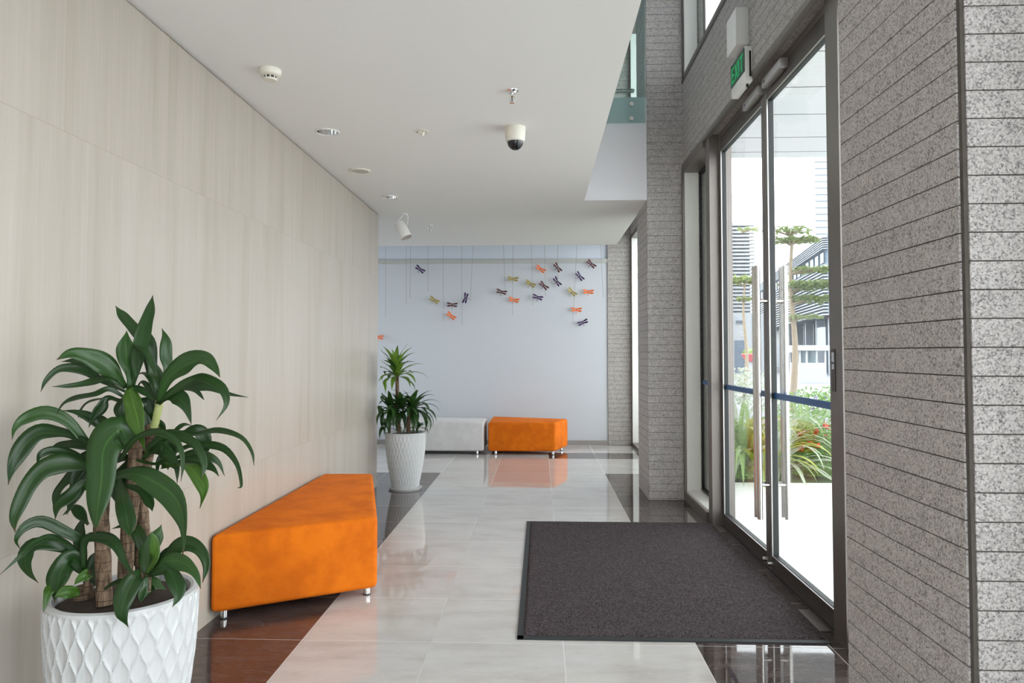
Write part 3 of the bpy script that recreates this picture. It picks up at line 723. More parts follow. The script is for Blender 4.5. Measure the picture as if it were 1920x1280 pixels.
for pts, wd, d0, d1, kind, kw in LV:
    n = len(pts)-1; P3 = []
    for i, (x, y) in enumerate(pts):
        p = at(x, y, Y=dep(i/n, d0, d1))
        if p.x < XL+.03: p = at(x, y, X=XL+.03)
        P3.append(p)
    w3 = wd/FOC*(D0+(d0+d1)/2)
    mid = P3[len(P3)//2]; view = (EYE-mid).normalized()
    nr = view*.8+Vector((rg.uniform(-.45, .45), 0, .35+rg.uniform(-.25, .35)))
    MB().leaf(P3, w3*1.10, nr, fold=kw.get('fold', .30), wave=.17, twist=rg.uniform(.2, .55), rng=rg, n=24).build('leaf', M[kind], near, 'all', solid=.0008)
def cane_(pts, rad, matk='cane', name='cane', parent=near):
    P3 = smooth([at(x, y, Y=D0+d) for x, y, d in pts], 26)
    r_ = random.Random(len(pts)); rr = [rad*(1+.05*math.sin(i*2.1)+r_.uniform(-.03, .03)) for i in range(len(P3))]
    MB().tube(P3, rr, 18).build(name, M[matk], parent, True)
cane_([(196, 1135, -.09), (193, 1040, -.07), (190, 960, -.05), (198, 880, -.03), (228, 815, .04), (246, 780, .06), (247, 745, .05)], .0225)
cane_([(232, 1120, .0), (240, 1000, .0), (252, 900, .0), (255, 840, .0), (262, 800, .0)], .022)
cane_([(264, 1115, .04), (268, 1000, .05), (265, 930, .05), (280, 830, .03), (287, 800, .01)], .020)
cane_([(283, 812, .02), (290, 795, .01), (296, 770, 0), (300, 750, 0)], .012, 'cane_young', 'young_stem')
cane_([(158, 1135, -.02), (156, 1098, -.02)], .028)
cane_([(163, 1110, -.05), (162, 1070, -.05)], .010)
cane_([(276, 1110, -.08), (278, 1072, -.07)], .010)

# far plant
FP = at(760, 916, Z=0); FP.x = max(FP.x, -1.36)
far = thing('potted_dracaena', (FP.x, FP.y, 0), 'smaller tree shaped dracaena in white lattice pot on saucer by the wall end', 'plant', 'dracaenas in white pots')
Rf = (at(796, 812, Y=FP.y).x-at(721, 812, Y=FP.y).x)/2; Hf = at(758, 810, Y=FP.y).z
pot(far, (FP.x, FP.y, .022), Rf, Hf-.022, 'lattice')
Rs = (at(791, 915, Y=FP.y).x-at(729, 915, Y=FP.y).x)/2
MB().lathe([(0, 0), (Rs-.012, 0), (Rs, .022), (Rs-.006, .026), (Rs-.016, .012), (0, .012)], (FP.x, FP.y, 0), 48).build('saucer', M['pot'], far, True)
def rosette(parent, c, n, length, width, elev, kind, seed, droop=1.0):
    r = random.Random(seed)
    for i in range(n):
        t = i/max(1, n-1); az = i*2.39996+r.uniform(-.3, .3); el = elev[0]+(elev[1]-elev[0])*t+r.uniform(-.1, .1)
        L = length*r.uniform(.8, 1.1)*(1 if t < .8 else .8); p = Vector(c); P = [p.copy()]; e_ = el
        for s_ in range(5):
            p = p+Vector((math.cos(az)*math.cos(e_), math.sin(az)*math.cos(e_), math.sin(e_)))*L/5; P.append(p.copy()); e_ -= droop*(.18+.10*s_)*(1.25-t*.8)
        for q in P:
            if q.y < YW+.12: q.x = max(q.x, XL+.075)
        MB().leaf(P, width*r.uniform(.85, 1.15), Vector((-math.cos(az)*math.sin(el), -math.sin(az)*math.sin(el), math.cos(el)+.2)), fold=.25, wave=.06, n=10, rng=r).build('leaf', M[r.choice(kind)], parent, 'all')
Yf = FP.y
hp = lambda x, y, d=0: at(x, y, Y=Yf+d)
rosette(far, hp(744, 706), 26, .31, .058, (-.1, 1.45), ['leaf_light', 'leaf_bright', 'leaf_light', 'leaf_mid'], 4, .8)
rosette(far, hp(742, 690), 12, .27, .055, (.6, 1.5), ['leaf_light', 'leaf_bright'], 9, .45)
rosette(far, hp(733, 768, -.05), 24, .32, .056, (-.5, 1.2), ['leaf', 'leaf_mid'], 5, 1.1)
rosette(far, hp(772, 768, .0), 34, .36, .054, (-.4, 1.3), ['leaf', 'leaf_mid', 'leaf'], 6, 1.15)
rosette(far, hp(752, 765, -.08), 16, .32, .054, (-.2, 1.2), ['leaf', 'leaf_mid'], 16, 1.15)
rosette(far, hp(725, 802, .02), 9, .24, .046, (0, 1.0), ['leaf', 'leaf_mid'], 7, 1.2)
rosette(far, hp(784, 803, .03), 7, .18, .040, (.1, 1.0), ['leaf', 'leaf_mid'], 8, 1.2)
for pts, rad in (([(749, 812, 0), (744, 770, 0), (745, 735, 0), (744, 700, 0)], .019), ([(766, 812, .03), (766, 790, .03), (771, 768, .02)], .022), ([(730, 812, -.02), (731, 790, -.03), (735, 772, -.05)], .014)):
    P3 = smooth([hp(x, y, d) for x, y, d in pts], 12); MB().tube(P3, rad, 14).build('cane', M['cane'], far, True)

# ================================================================== CEILING FITTINGS
def cz(x, y): return at(x, y, Z=ZC)
p = cz(507, 131)
e = thing('smoke_detector', (p.x, p.y, ZC), 'round ivory smoke detector on the ceiling near the left wall', 'smoke detector')
MB().lathe([(0, 0), (.054, 0), (.054, -.020), (.047, -.030), (.034, -.034), (0, -.034)], p, 40).build('housing', M['ivory'], e, True)
MB().lathe([(.030, -.033), (.029, -.046), (0, -.046)], p, 32).build('vent_ring', M['darkslot'], e, True)
m = MB()
for i in range(9):
    a_ = 2*PI*i/9; m.box((-.0028, .0275, -.047), (.0028, .0325, -.033))
    bmesh.ops.rotate(m.bm, verts=m.bm.verts[-8:], cent=(0, 0, 0), matrix=Matrix.Rotation(a_, 3, 'Z'))
bmesh.ops.translate(m.bm, verts=m.bm.verts, vec=p)
m.lathe([(.034, -.046), (.030, -.054), (0, -.055)], p, 32).lathe([(0, -.046), (.034, -.046)], p, 32); m.build('sensor_cap', M['ivory'], e, True)
def sprinkler(px, py, label):
    p = cz(px, py); e = thing('fire_sprinkler', (p.x, p.y, ZC), label, 'sprinkler', 'ceiling sprinklers')
    MB().lathe([(0, 0), (.037, 0), (.036, -.004), (.026, -.009), (.022, -.016), (.012, -.018), (0, -.018)], p, 32).build('escutcheon', M['chrome'], e, True)
    m = MB(); m.tube([p+Vector((0, 0, -.015)), p+Vector((0, 0, -.032))], .009, 12)
    for s_ in (-1, 1): m.tube([p+Vector((s_*.008, 0, -.030)), p+Vector((s_*.013, 0, -.042)), p+Vector((s_*.010, 0, -.056)), p+Vector((0, 0, -.064))], .0028, 8)
    m.build('sprinkler_head', M['chrome'], e, True)
    MB().tube([p+Vector((0, 0, -.032)), p+Vector((0, 0, -.058))], .003, 8).build('glass_bulb', M['bronze_dark'], e, True)
    MB().lathe([(0, -.063), (.014, -.064), (.014, -.067), (0, -.066)], p, 16).build('deflector', M['chrome'], e, True)
sprinkler(960, 170, 'chrome fire sprinkler between the smoke detector and the dome camera')
sprinkler(806, 423, 'small distant chrome fire sprinkler right of the white spotlight')
def downlight(px, py, label):
    p = cz(px, py); R = .079; e = thing('recessed_downlight', (p.x, p.y, ZC), label, 'ceiling light', 'recessed downlights')
    MB().lathe([(R-.012, .002), (R, 0), (R, -.004), (R-.006, -.007), (R-.014, -.004), (R-.014, -.001)], p, 40).build('trim_ring', M['white'], e, True)
    MB().lathe([(R-.013, -.002), (R-.016, .03), (R-.026, .07), (.030, .098), (0, .10)], p, 40).build('reflector', M['chrome'], e, True)
    MB().lathe([(.018, .098), (.018, .05), (.012, .038), (0, .036)], p, 24).build('lamp', M['lampglow'], e, True)
M['lampglow'] = emit('lit_lamp_glass', (.8, .82, .8), .5)
downlight(614, 247, 'round recessed downlight, the nearer of the pair along the left wall')
downlight(730, 369, 'round recessed downlight, the farther one beyond the ceiling speaker')
p = cz(675, 320); e = thing('ceiling_speaker', (p.x, p.y, ZC), 'flat round ivory ceiling speaker between the two downlights', 'speaker')
MB().lathe([(.066, -.001), (.082, 0), (.082, -.005), (.066, -.008), (.066, -.005)], p, 40).build('rim', M['ivory'], e, True)
MB().lathe([(.066, -.005), (0, -.007)], p, 40).build('grille', M['grille'], e, True)
p = cz(791, 246); e = thing('adjustable_spotlight', (p.x, p.y, ZC), 'tiny tilted recessed fitting in the middle of the ceiling', 'ceiling fitting')
MB().lathe([(.030, -.001), (.048, 0), (.048, -.003), (.030, -.006), (.028, -.003), (0, -.003)], p, 32).build('trim_ring', M['ivory'], e, True)
MB().tube([p+Vector((-.018, 0, -.002)), p+Vector((.012, -.004, -.017))], [.016, .015], 16).build('swivel_head', M['ivory'], e, True)
MB().tube([p+Vector((-.028, 0, -.0035)), p+Vector((-.012, -.006, -.0085))], .008, 12).build('lens', M['darkslot'], e, True)
p = cz(966, 239); e = thing('dome_camera', (p.x, p.y, ZC), 'ivory ceiling security camera with black dome', 'security camera')
MB().lathe([(0, 0), (.066, 0), (.066, -.010), (.063, -.060), (.058, -.088), (.052, -.092), (0, -.092)], p, 48).build('housing', M['ivory'], e, True)
MB().lathe([(.051, -.090)]+[(.050*math.cos(t), -.092-.052*math.sin(t)) for t in [i/12*PI/2 for i in range(13)]], p, 48).build('dome', M['black'], e, True)
p = cz(757, 401); e = thing('track_spotlight', (p.x, p.y, ZC), 'white cylindrical spotlight angled down on a ceiling bracket', 'spotlight')
MB().lathe([(0, 0), (.042, 0), (.042, -.008), (.020, -.013), (0, -.013)], p, 32).build('mounting_plate', M['white'], e, True)
h0 = at(748, 419, Y=p.y); h1 = at(762, 446, Y=p.y-.03); dr = (h1-h0).normalized(); hm = h0.lerp(h1, .35)
sd = dr.cross(Vector((0, 1, 0))).normalized()
for s_ in (-1, 1):
    o_ = sd*s_*.066
    MB().tube([p+Vector((s_*.012, 0, -.010)), p.lerp(hm, .35)+o_*.9, hm+o_], .005, 8).build('yoke_arm', M['white'], e, True)
m = MB(); m.tube([h0, h0+dr*.012, h1-dr*.004, h1], [.050, .058, .060, .058], 32, cap=False); m.tube([h0-dr*.001, h0+dr*.002], .050, 32); m.build('lamp_body', M['white'], e, True)
MB().tube([h1-dr*.012, h1-dr*.010], .055, 28).build('lens', M['trim_bright'], e, True)
MB().tube([h0-dr*.02, h0], [.010, .016], 12).build('cable_gland', M['darkslot'], e, True)

# ================================================================== WALL FITTINGS
q0 = at(1404.5, 50, X=XW); fx = at(1379.5, 50, Y=q0.y).x; q1 = at(1362.5, 50, X=fx)
zt = at(1392, 13, Y=q0.y).z; zb = at(1392, 83, Y=q0.y).z
e = thing('equipment_box', (XW, q0.y, zb), 'plain white box mounted on granite above the exit sign', 'box')
MB().box((fx, q0.y, zb), (XW, q1.y, zt), .004).build('case', M['white'], e, True)
MB().box((fx-.0015, q0.y+.006, zb+.006), (fx+.002, q1.y-.006, zt-.006)).build('cover', M['white'], e)
s0 = at(1411, 110, X=XW); fxs = at(1395.5, 110, Y=s0.y).x; s1 = at(1369.5, 110, X=fxs)
zt = at(1403, 86, Y=s0.y).z; zb = at(1396, 152, Y=s0.y).z
zc0 = at(1395.5, 131, Y=s0.y).z; ztp = at(1395.5, 91, Y=s0.y).z
e = thing('exit_sign', (XW, s0.y, zb), 'illuminated green EXIT sign mounted above the glass doors', 'sign')
MB().box((fxs+.004, s0.y, zb), (XW, s1.y, zt), .004).build('housing', M['white'], e, True)
MB().box((fxs, s0.y+.006, zc0-.006), (fxs+.0045, s1.y-.006, zt-.008)).build('face_panel', M['sign_dark'], e)
m = MB(); ya, yb = s1.y-.034, s0.y+.026; z0, z1 = zc0+.014, zt-.034; W = (ya-yb); cw = W*.205; gp = (W-cw*4)/3*1.0; st = .0125; xx = fxs-.002
def bar(u0, v0, u1, v1, wd=st):    # u from reader's left (far side) to right, v up; metres
    P = [Vector((xx, ya-u0, z0+v0)), Vector((xx, ya-u1, z0+v1))]; d = (P[1]-P[0]).normalized(); nrm = d.cross(Vector((1, 0, 0)))*wd/2
    vs = [m.bm.verts.new(v) for v in (P[0]-nrm, P[1]-nrm, P[1]+nrm, P[0]+nrm)]; vb = [m.bm.verts.new(v.co+Vector((.0025, 0, 0))) for v in vs]
    m.bm.faces.new(vs); m.bm.faces.new(vb[::-1])
    for i in range(4): m.bm.faces.new((vs[i], vs[(i+1) % 4], vb[(i+1) % 4], vb[i]))
HH = z1-z0; cw = W*.22; x_ = 0
bar(x_+st/2, 0, x_+st/2, HH); [bar(x_, v, x_+cw*.9, v) for v in (st/2, HH/2, HH-st/2)]
x_ = W*.29; bar(x_, 0, x_+cw*1.05, HH); bar(x_, HH, x_+cw*1.05, 0)
x_ = W*.60; bar(x_+st/2, 0, x_+st/2, HH)
x_ = W*.74; bar(x_, HH-st/2, x_+W*.26, HH-st/2); bar(x_+W*.13, 0, x_+W*.13, HH)
m.build('exit_lettering', M['sign_green'], e)
tag(e.children[-1], 'glowing green EXIT letters')
MB().box((fxs+.03, s0.y-.002, zb+.03), (fxs+.042, s0.y+.001, zt-.03)).build('test_slot', M['darkslot'], e)
MB().tube([(XW-.02, s0.y+.05, zb), (XW-.02, s0.y+.05, zb-.02)], .008, 10).build('test_button', M['darkslot'], e, True)
for (xa, xb, yt, yb_, lab) in ((1392, 1421, 172, 212, 'grey magnetic lock box over the far door leaf'), (1428, 1464, 123, 166, 'grey magnetic lock box over the near door leaf')):
    X0 = XF-.045; A0 = at(xa, 200, X=X0); A1 = at(xb, 200, X=X0); zc = ZT1-.035
    e = thing('magnetic_lock', (XF, A1.y, zc-.07), lab, 'door lock', 'magnetic locks above the doors')
    MB().box((X0, A1.y, zc-.05), (XF+.0, A0.y, zc+.002), .003).build('lock_body', M['lock_grey'], e, True)
    MB().box((X0+.008, A1.y+.03, zc-.058), (XF-.008, A0.y-.03, zc-.05)).build('armature_plate', M['steel'], e)
    MB().tube([(X0-.002, A0.y-.05, zc-.025), (X0+.003, A0.y-.05, zc-.025)], .007, 12).build('screw_cap', M['darkslot'], e, True)

# ================================================================== DRAGONFLIES AND STRINGS
for nm, c in (('purple', (.04, .010, .075)), ('maroon', (.08, .012, .014)), ('olive', (.34, .25, .04)), ('orange', (.80, .15, .015))):
    M['fly_'+nm] = plain(nm+'_paper', c, .6, var=.15, scale=60)
def dragonfly(cx, cy, col, ang, label, sc_=1.0):
    p = at(700+cx/3.692, 440+cy/3.692, Y=YB-.05)
    e = thing('dragonfly_ornament', p, label, 'wall ornament', 'paper dragonflies on the far wall')
    a = math.radians(-ang); rot = Matrix.Rotation(-a, 3, 'Y')
    # local frame: wings along X, body along -Z, thickness along Y
    def place(m): bmesh.ops.rotate(m.bm, verts=m.bm.verts, cent=(0, 0, 0), matrix=rot); bmesh.ops.translate(m.bm, verts=m.bm.verts, vec=p); return m
    mt = M['fly_'+col]; S = sc_
    m = MB(); m.tube([(0, 0, .022*S), (0, 0, .012*S), (0, 0, -.012*S), (0, 0, -.022*S), (0, 0, -.062*S)], [.007*S, .008*S, .009*S, .004*S, .0025*S], 8)
    place(m).build('body', mt, e, True)
    for s_ in (-1, 1):
        for el, L, z0 in ((.15, .080, .012), (-.13, .074, -.010)):
            P = [Vector((s_*.004*S, 0, z0*S)), Vector((s_*L*.5*S*math.cos(el), -.008*S, (z0+L*.5*math.sin(el))*S)), Vector((s_*L*S*math.cos(el), -.022*S, (z0+L*math.sin(el))*S))]
            m = MB(); m.leaf(P, .0225*S, (0, -1, .1), fold=.1, prof=lambda u: .45+.65*math.sin(min(u, .93)*PI*.72) if u < .93 else .55, n=8)
            place(m).build('wing', mt, e, 'all', solid=.002)
fl = [(325, 240, 'purple', 36, 'dark purple dragonfly alone at upper left of the far wall'),
 (423, 453, 'olive', 32, 'olive dragonfly below the lone purple one, left cluster'),
 (547, 485, 'maroon', 4, 'dark maroon dragonfly in the left cluster, above an orange one'),
 (540, 562, 'orange', 38, 'orange dragonfly lowest in the left cluster'),
 (639, 438, 'purple', -76, 'purple dragonfly turned upright at right of the left cluster'),
 (888, 396, 'maroon', 14, 'maroon dragonfly leftmost of the right cluster'),
 (967, 306, 'olive', 6, 'level olive dragonfly directly above an orange one'),
 (974, 451, 'orange', 14, 'orange dragonfly beneath the level olive one'),
 (1088, 340, 'olive', 30, 'tilted olive dragonfly between the level olive and a maroon one'),
 (1158, 238, 'orange', 34, 'orange dragonfly topmost of the orange ones in the right cluster'),
 (1180, 353, 'maroon', 42, 'maroon dragonfly right of the tilted olive one'),
 (1138, 433, 'purple', 17, 'nearly level purple dragonfly low in the middle of the right cluster'),
 (1275, 228, 'maroon', 54, 'steeply tilted maroon dragonfly right of the topmost orange one'),
 (1272, 325, 'purple', 54, 'steeply tilted purple dragonfly directly under a maroon one'),
 (1376, 397, 'olive', 42, 'olive dragonfly rightmost of the olive ones'),
 (1406, 519, 'orange', 2, 'level orange dragonfly above the lowest purple one'),
 (1428, 288, 'purple', 50, 'purple dragonfly below left of the far right maroon one'),
 (1489, 395, 'orange', 3, 'orange dragonfly nearest the granite pilaster'),
 (1450, 607, 'purple', -22, 'lowest purple dragonfly with wings tipped the other way'),
 (1508, 203, 'maroon', 42, 'maroon dragonfly at the top right near the granite pilaster'),
 (36, 708, 'orange', 6, 'orange dragonfly half hidden behind the left wall end')]
for f in fl: dragonfly(*f)
st_ = [(85, 85, 560, 'first string from the left wall end'), (228, 228, 470, 'second hanging string, left of the lone purple dragonfly'), (258, 254, 430, 'hanging string just left of the lone purple dragonfly'),
 (378, 378, 382, 'string ending in a small weight above the olive dragonfly of left cluster'), (484, 484, 590, 'string between olive and maroon dragonflies of left cluster'),
 (612, 614, 622, 'long string beside the upright purple dragonfly'), (690, 672, 452, 'slanting string right of the upright purple dragonfly'),
 (900, 914, 372, 'slanting string above the leftmost maroon of the right cluster'), (968, 964, 545, 'string passing the level olive dragonfly'),
 (1095, 1104, 480, 'string passing the tilted olive dragonfly'), (1185, 1192, 420, 'string beside the topmost orange dragonfly'),
 (1277, 1275, 330, 'string through the steeply tilted maroon dragonfly'), (1410, 1380, 610, 'slanting string down to the level orange dragonfly'), (1575, 1590, 430, 'string closest to the granite pilaster')]
for xa, xb, yb_, lab in st_:
    Y = YB-.10; b_ = at(700+xb/3.692, 440+yb_/3.692, Y=Y); t0 = at(700+xa/3.692, 440+75/3.692, Y=Y); t_ = t0+(t0-b_)*((3.66-t0.z)/(t0.z-b_.z))
    o = MB().tube([t_, b_, b_-Vector((0, 0, .012))], [.0020, .0020, .005], 6).build('hanging_string', M['string'])
    relocate(o, t_); tag(o, 'thin beige hanging '+lab if not lab.startswith(('first', 'second')) else 'thin beige '+lab, 'string', 'strings hanging before the far wall')

# ================================================================== OUTSIDE
GR = -.25
struct(MB().box((XD+.06, YBACK-8, -.12), (14, 7.75, -.004)).build('terrace', M['paving']), 'white stone paving outside the doors', 'paving')
struct(MB().box((-8, YBACK-8, -.12), (XD+.06, YBACK-.06, -.004)).build('forecourt', M['paving']), 'white stone paving before the building front', 'paving')
struct(MB().box((-60, 7.75, GR-.1), (120, 140, GR)).build('street', M['asphalt']), 'pale grey asphalt street outside', 'street')
ce = at(1500, 295, Z=6.8).y
cn = MB().box((XW+.25, -2, 6.8), (9.6, ce, 7.2)).build('canopy', M['cream_panel']); struct(cn, 'white panelled canopy soffit above the entrance', 'canopy')
m = MB()
for py in (284, 257, 214, 163, 96):
    y = at(1500, py, Z=6.8).y; m.box((XW+.26, y-.014, 6.796), (9.6, y+.014, 6.804))
m.build('panel_joint', M['bronze_dark'], cn)
y0 = at(1357, 600, X=XD+.07).y
q = at(1373, 600, Y=y0)
struct(MB().box((XD+.062, y0, 0), (q.x, YC2, 6.79)).build('exterior_pier', M['cream_panel']), 'cream outer pier beside the glass doors', 'pier')

# planting bed
struct(MB().box((XD+.2, 7.76, GR-.01), (11, 12.5, -.03)).build('planting_bed', M['bed']), 'planted bed between the terrace and the street', 'planting bed')
def clump(px, py, Y, n, L, wd, mat_, label, seed, cat='plant', group='strap leaved plants outside', elev=(.35, 1.45), droop=1.0, name='spider_lily'):
    c = at(px, py, Y=Y); c.z = -.02; r = random.Random(seed); m = MB()
    for i in range(n):
        az = r.uniform(0, 2*PI); el = r.uniform(*elev); l_ = L*r.uniform(.7, 1.15); p = c+Vector((r.uniform(-.08, .08), r.uniform(-.08, .08), 0)); P = [p.copy()]; e_ = el
        for s_ in range(6):
            p = p+Vector((math.cos(az)*math.cos(e_), math.sin(az)*math.cos(e_), math.sin(e_)))*l_/6; p.z = max(p.z, .01); P.append(p.copy()); e_ -= droop*(.16+.09*s_)*r.uniform(.8, 1.2)
        m.leaf(P, wd*r.uniform(.7, 1.2), Vector((-math.cos(az)*math.sin(el), -math.sin(az)*math.sin(el), math.cos(el)+.1)), fold=.2, n=10, rng=r)
    o = m.build(name, M[mat_], None, 'all'); relocate(o, c); tag(o, label, cat, group)
clump(1395, 880, 8.3, 60, 1.25, .060, 'strap', 'tall green strap leaved plant seen through the far door leaf', 1)
clump(1458, 880, 8.45, 60, 1.15, .055, 'strap_white', 'pale variegated strap leaved plant spilling onto the paving', 2, droop=1.15)
clump(1420, 880, 8.1, 16, 1.05, .075, 'strap_y', 'yellow green broad leaved plant behind the pull handles', 3, elev=(.7, 1.4))
clump(1500, 860, 9.6, 60, 1.25, .05, 'strap', 'green strap leaved plant behind the variegated one', 4)
clump(1380, 860, 9.8, 60, 1.4, .05, 'strap_white', 'white edged strap leaved plant at the back left of the bed', 5)
def bush(px, py, Y, rad, n, ls, mat_, name, label, seed, blooms=None, base=None, group=None, cat='shrub'):
    c = at(px, py, Y=Y); r = random.Random(seed); m = MB(); pts = []
    for i in range(n):
        d = Vector((r.gauss(0, 1), r.gauss(0, 1), r.gauss(0, 1))).normalized(); q = c+Vector((d.x*rad[0], d.y*rad[1], d.z*rad[2]))*r.random()**.4
        if q.z < .0 and base is None: q.z = abs(q.z)*.3+.02
        a = Vector((r.gauss(0, 1), r.gauss(0, 1), r.gauss(0, .6))).normalized()*ls*r.uniform(.6, 1.3)
        b_ = a.cross(Vector((r.gauss(0, 1), r.gauss(0, 1), r.gauss(0, 1)))).normalized()*ls*.28
        f = m.bm.faces.new([m.bm.verts.new(v) for v in (q-a, q+b_, q+a, q-b_)])
        for lp, uvv in zip(f.loops, ((.5, 0), (1, .5), (.5, 1), (0, .5))): lp[m.uv].uv = uvv
        pts.append((d, q))
    g = thing(name, (c.x, c.y, base if base is not None else -.02), label, cat, group)
    m.build('foliage', M[mat_], g)
    if base is not None or c.z > .15:
        b0 = Vector((c.x, c.y, base if base is not None else -.02)); mm = MB(); mm.tube([b0, c], .012, 6); mm.build('stem', M['bark'], g)
    if blooms:
        bm_, cnt, bs = blooms; cand = [q for d, q in pts if d.z > -.1 and d.y < .5][:]; r.shuffle(cand)
        for q in cand[:cnt]:
            k = MB()
            for _ in range(14):
                o_ = Vector((r.gauss(0, 1), r.gauss(0, 1), r.gauss(0, 1))).normalized()*bs; a = o_.cross(Vector((r.random(), r.random(), r.random()))).normalized()*bs*.55; b_ = o_.cross(a).normalized()*bs*.55
                q2 = q+o_*.7+Vector((0, -.03, 0)); k.quad(q2-a, q2+b_, q2+a, q2-b_)
            k.build('flower_cluster', M[bm_], g)
    return g
bush(1548, 838, 8.7, (.34, .35, .30), 1500, .035, 'bush', 'ixora_shrub', 'shrub with red orange flower clusters at right of the bed', 11, ('red_petal', 26, .035), group='flowering shrubs outside')
bush(1500, 845, 9.0, (.30, .3, .26), 1100, .035, 'bush', 'ixora_shrub', 'shrub with red flowers just right of the pull handles', 12, ('red_petal', 14, .030), group='flowering shrubs outside')
bush(1545, 890, 8.25, (.38, .25, .13), 1100, .03, 'bush', 'ground_cover_shrub', 'low bright green shrub at the paving edge', 13)
bush(1385, 895, 8.1, (.22, .25, .15), 700, .035, 'bush', 'ground_cover_shrub', 'low green shrub at the foot of the cream pier', 14)
bush(1545, 770, 10.5, (.75, .5, .35), 1100, .045, 'bush', 'ruellia_shrub', 'airy shrub with small purple flowers beside the street', 15, ('purple_petal', 14, .028))
bush(1395, 725, 11.5, (.45, .4, .30), 700, .05, 'strap_white', 'pale_shrub', 'pale leaved shrub with white flowers behind the far door leaf', 16, ('white_petal', 8, .03))

# trees with tiered crowns
def tree(px, Y, base, top_py, tiers, name, label, seed, tr=.09):
    b0 = at(px, 700, Y=Y); b0.z = base; t = at(px+2, top_py, Y=Y); r = random.Random(seed)
    g = thing(name, (b0.x, b0.y, base), label, 'tree', 'street trees beyond the doors')
    P = smooth([b0, b0.lerp(t, .35)+Vector((.08, 0, 0)), b0.lerp(t, .7)-Vector((.05, 0, 0)), t], 14)
    MB().tube(P, [tr*(1-.7*i/14) for i in range(15)], 10).build('trunk', M['bark'], g, True)
    m = MB(); br = MB()
    for cx, cy, rx, rz, n in tiers:
        c = at(cx, cy, Y=Y); RX = rx/FOC*Y; RZ = rz/FOC*Y
        st0 = Vector((b0.x, b0.y, c.z-RZ*1.2))
        for i in range(7):
            az = i*.9+r.random(); e_ = c+Vector((math.cos(az)*RX*.8, math.sin(az)*RX*.6, RZ*.2)); br.tube([st0, st0.lerp(e_, .5)+Vector((0, 0, RZ*.2)), e_], [tr*.3, tr*.18, tr*.06], 5)
        for i in range(int(n*1.3)):
            az = r.uniform(0, 2*PI); rr = r.random()**.5; q = c+Vector((math.cos(az)*RX*rr, math.sin(az)*RX*.8*rr, r.gauss(0, .4)*RZ*(1-.5*rr)+RZ*.25*math.sin(az*3+rr*5)))
            ls = .0075*Y*r.uniform(.35, .8); a = Vector((r.gauss(0, 1), r.gauss(0, 1), r.gauss(0, .3))).normalized()*ls*.7; b_ = a.cross(Vector((r.gauss(0, .4), r.gauss(0, .4), 1))).normalized()*ls*.4
            f = m.bm.faces.new([m.bm.verts.new(v) for v in (q-a, q+b_, q+a, q-b_)])
            for lp, uvv in zip(f.loops, ((.5, 0), (1, .5), (.5, 1), (0, .5))): lp[m.uv].uv = uvv
    br.build('branches', M['bark'], g, True); m.build('foliage', M['treeleaf'], g)
tree(1484, 20, GR, 432, [(1475, 432, 45, 8, 260), (1492, 450, 42, 7, 500), (1535, 505, 45, 8, 500), (1510, 535, 50, 12, 1100), (1530, 560, 50, 10, 800), (1500, 594, 40, 6, 250)], 'tiered_tree', 'slender tree with flat tiered crown beyond the near door leaf', 3, .10)
tree(1395, 26, GR, 520, [(1392, 525, 26, 9, 350), (1405, 430, 22, 5, 60), (1400, 560, 20, 6, 100)], 'tiered_tree', 'pale green tree left of the pull handles', 4, .08)

# buildings
def bx(m, a, b): return m.box(a, b)
Yb1 = 62
e = thing('office_building', (at(1390, 600, Y=Yb1).x, Yb1, GR), 'white building with horizontal louvres seen through the far door leaf', 'building')
xa, xb = at(1340, 500, Y=Yb1).x, at(1413, 500, Y=Yb1).x; zt = at(1390, 418, Y=Yb1).z; zm = at(1390, 590, Y=Yb1).z
MB().box((xa, Yb1, zm), (xb-.3, Yb1+14, zt)).build('louvred_block', M['bldg_slat'], e)
m = MB(); n = 25
for i in range(n): z = zm+(zt-zm)*i/n; m.box((xa-.1, Yb1-.5, z), (xb, Yb1, z+(zt-zm)/n*.5))
m.build('louvre', M['bldg_white'], e)
Yb2 = 60; xc_ = at(1438, 600, Y=Yb2).x
MB().box((xa, Yb2, GR), (xc_, Yb2+8, at(1390, 588, Y=Yb2).z)).build('wall', M['bldg_white'], e)
w0, w1 = at(1377, 593, Y=Yb2-.05), at(1396, 607, Y=Yb2-.05); wf = MB().box((w0.x, Yb2-.08, w1.z), (w1.x, Yb2+.05, w0.z)).build('window', M['bldg_slat'], e)
MB().box((w0.x+.1, Yb2-.1, w1.z+.05), (w1.x-.1, Yb2-.07, w1.z+.28)).build('pane', M['bldg_dark'], wf)
w0, w1 = at(1377, 638, Y=Yb2-.05), at(1397, 699, Y=Yb2-.05); MB().box((w0.x, Yb2-.08, GR), (w1.x, Yb2+.05, w0.z)).build('door', M['bldg_blue'], e)
# long slatted block in perspective at right: its face runs along a slanting line
def wallseg(px, Y): q = at(px, 660, Y=Y); return Vector((q.x, q.y, 0))
Afar, Anear = wallseg(1418, 95), wallseg(1556, 52)
dirv = (Anear-Afar); Lw = dirv.length; dirv.normalize(); nv = Vector((-dirv.y, dirv.x, 0)); nv = nv if nv.dot(-Anear) > 0 else -nv
e = thing('office_building', (Anear.x, Anear.y, GR), 'long blue grey slatted office block seen through the near door leaf', 'building')
def slab(m, u0, u1, d0, d1, z0, z1):
    P = [Afar+dirv*u0+nv*d0, Afar+dirv*u1+nv*d0, Afar+dirv*u1+nv*d1, Afar+dirv*u0+nv*d1]
    if (P[1]-P[0]).cross(P[2]-P[1]).z < 0: P = P[::-1]
    m.prism([(p.x, p.y) for p in P], z0, z1)
zt = at(1553, 440, Y=52).z; zw1 = at(1553, 465, Y=52).z; zw0 = at(1553, 492, Y=52).z; z2 = at(1553, 590, Y=52).z
Lx = Lw-0.2
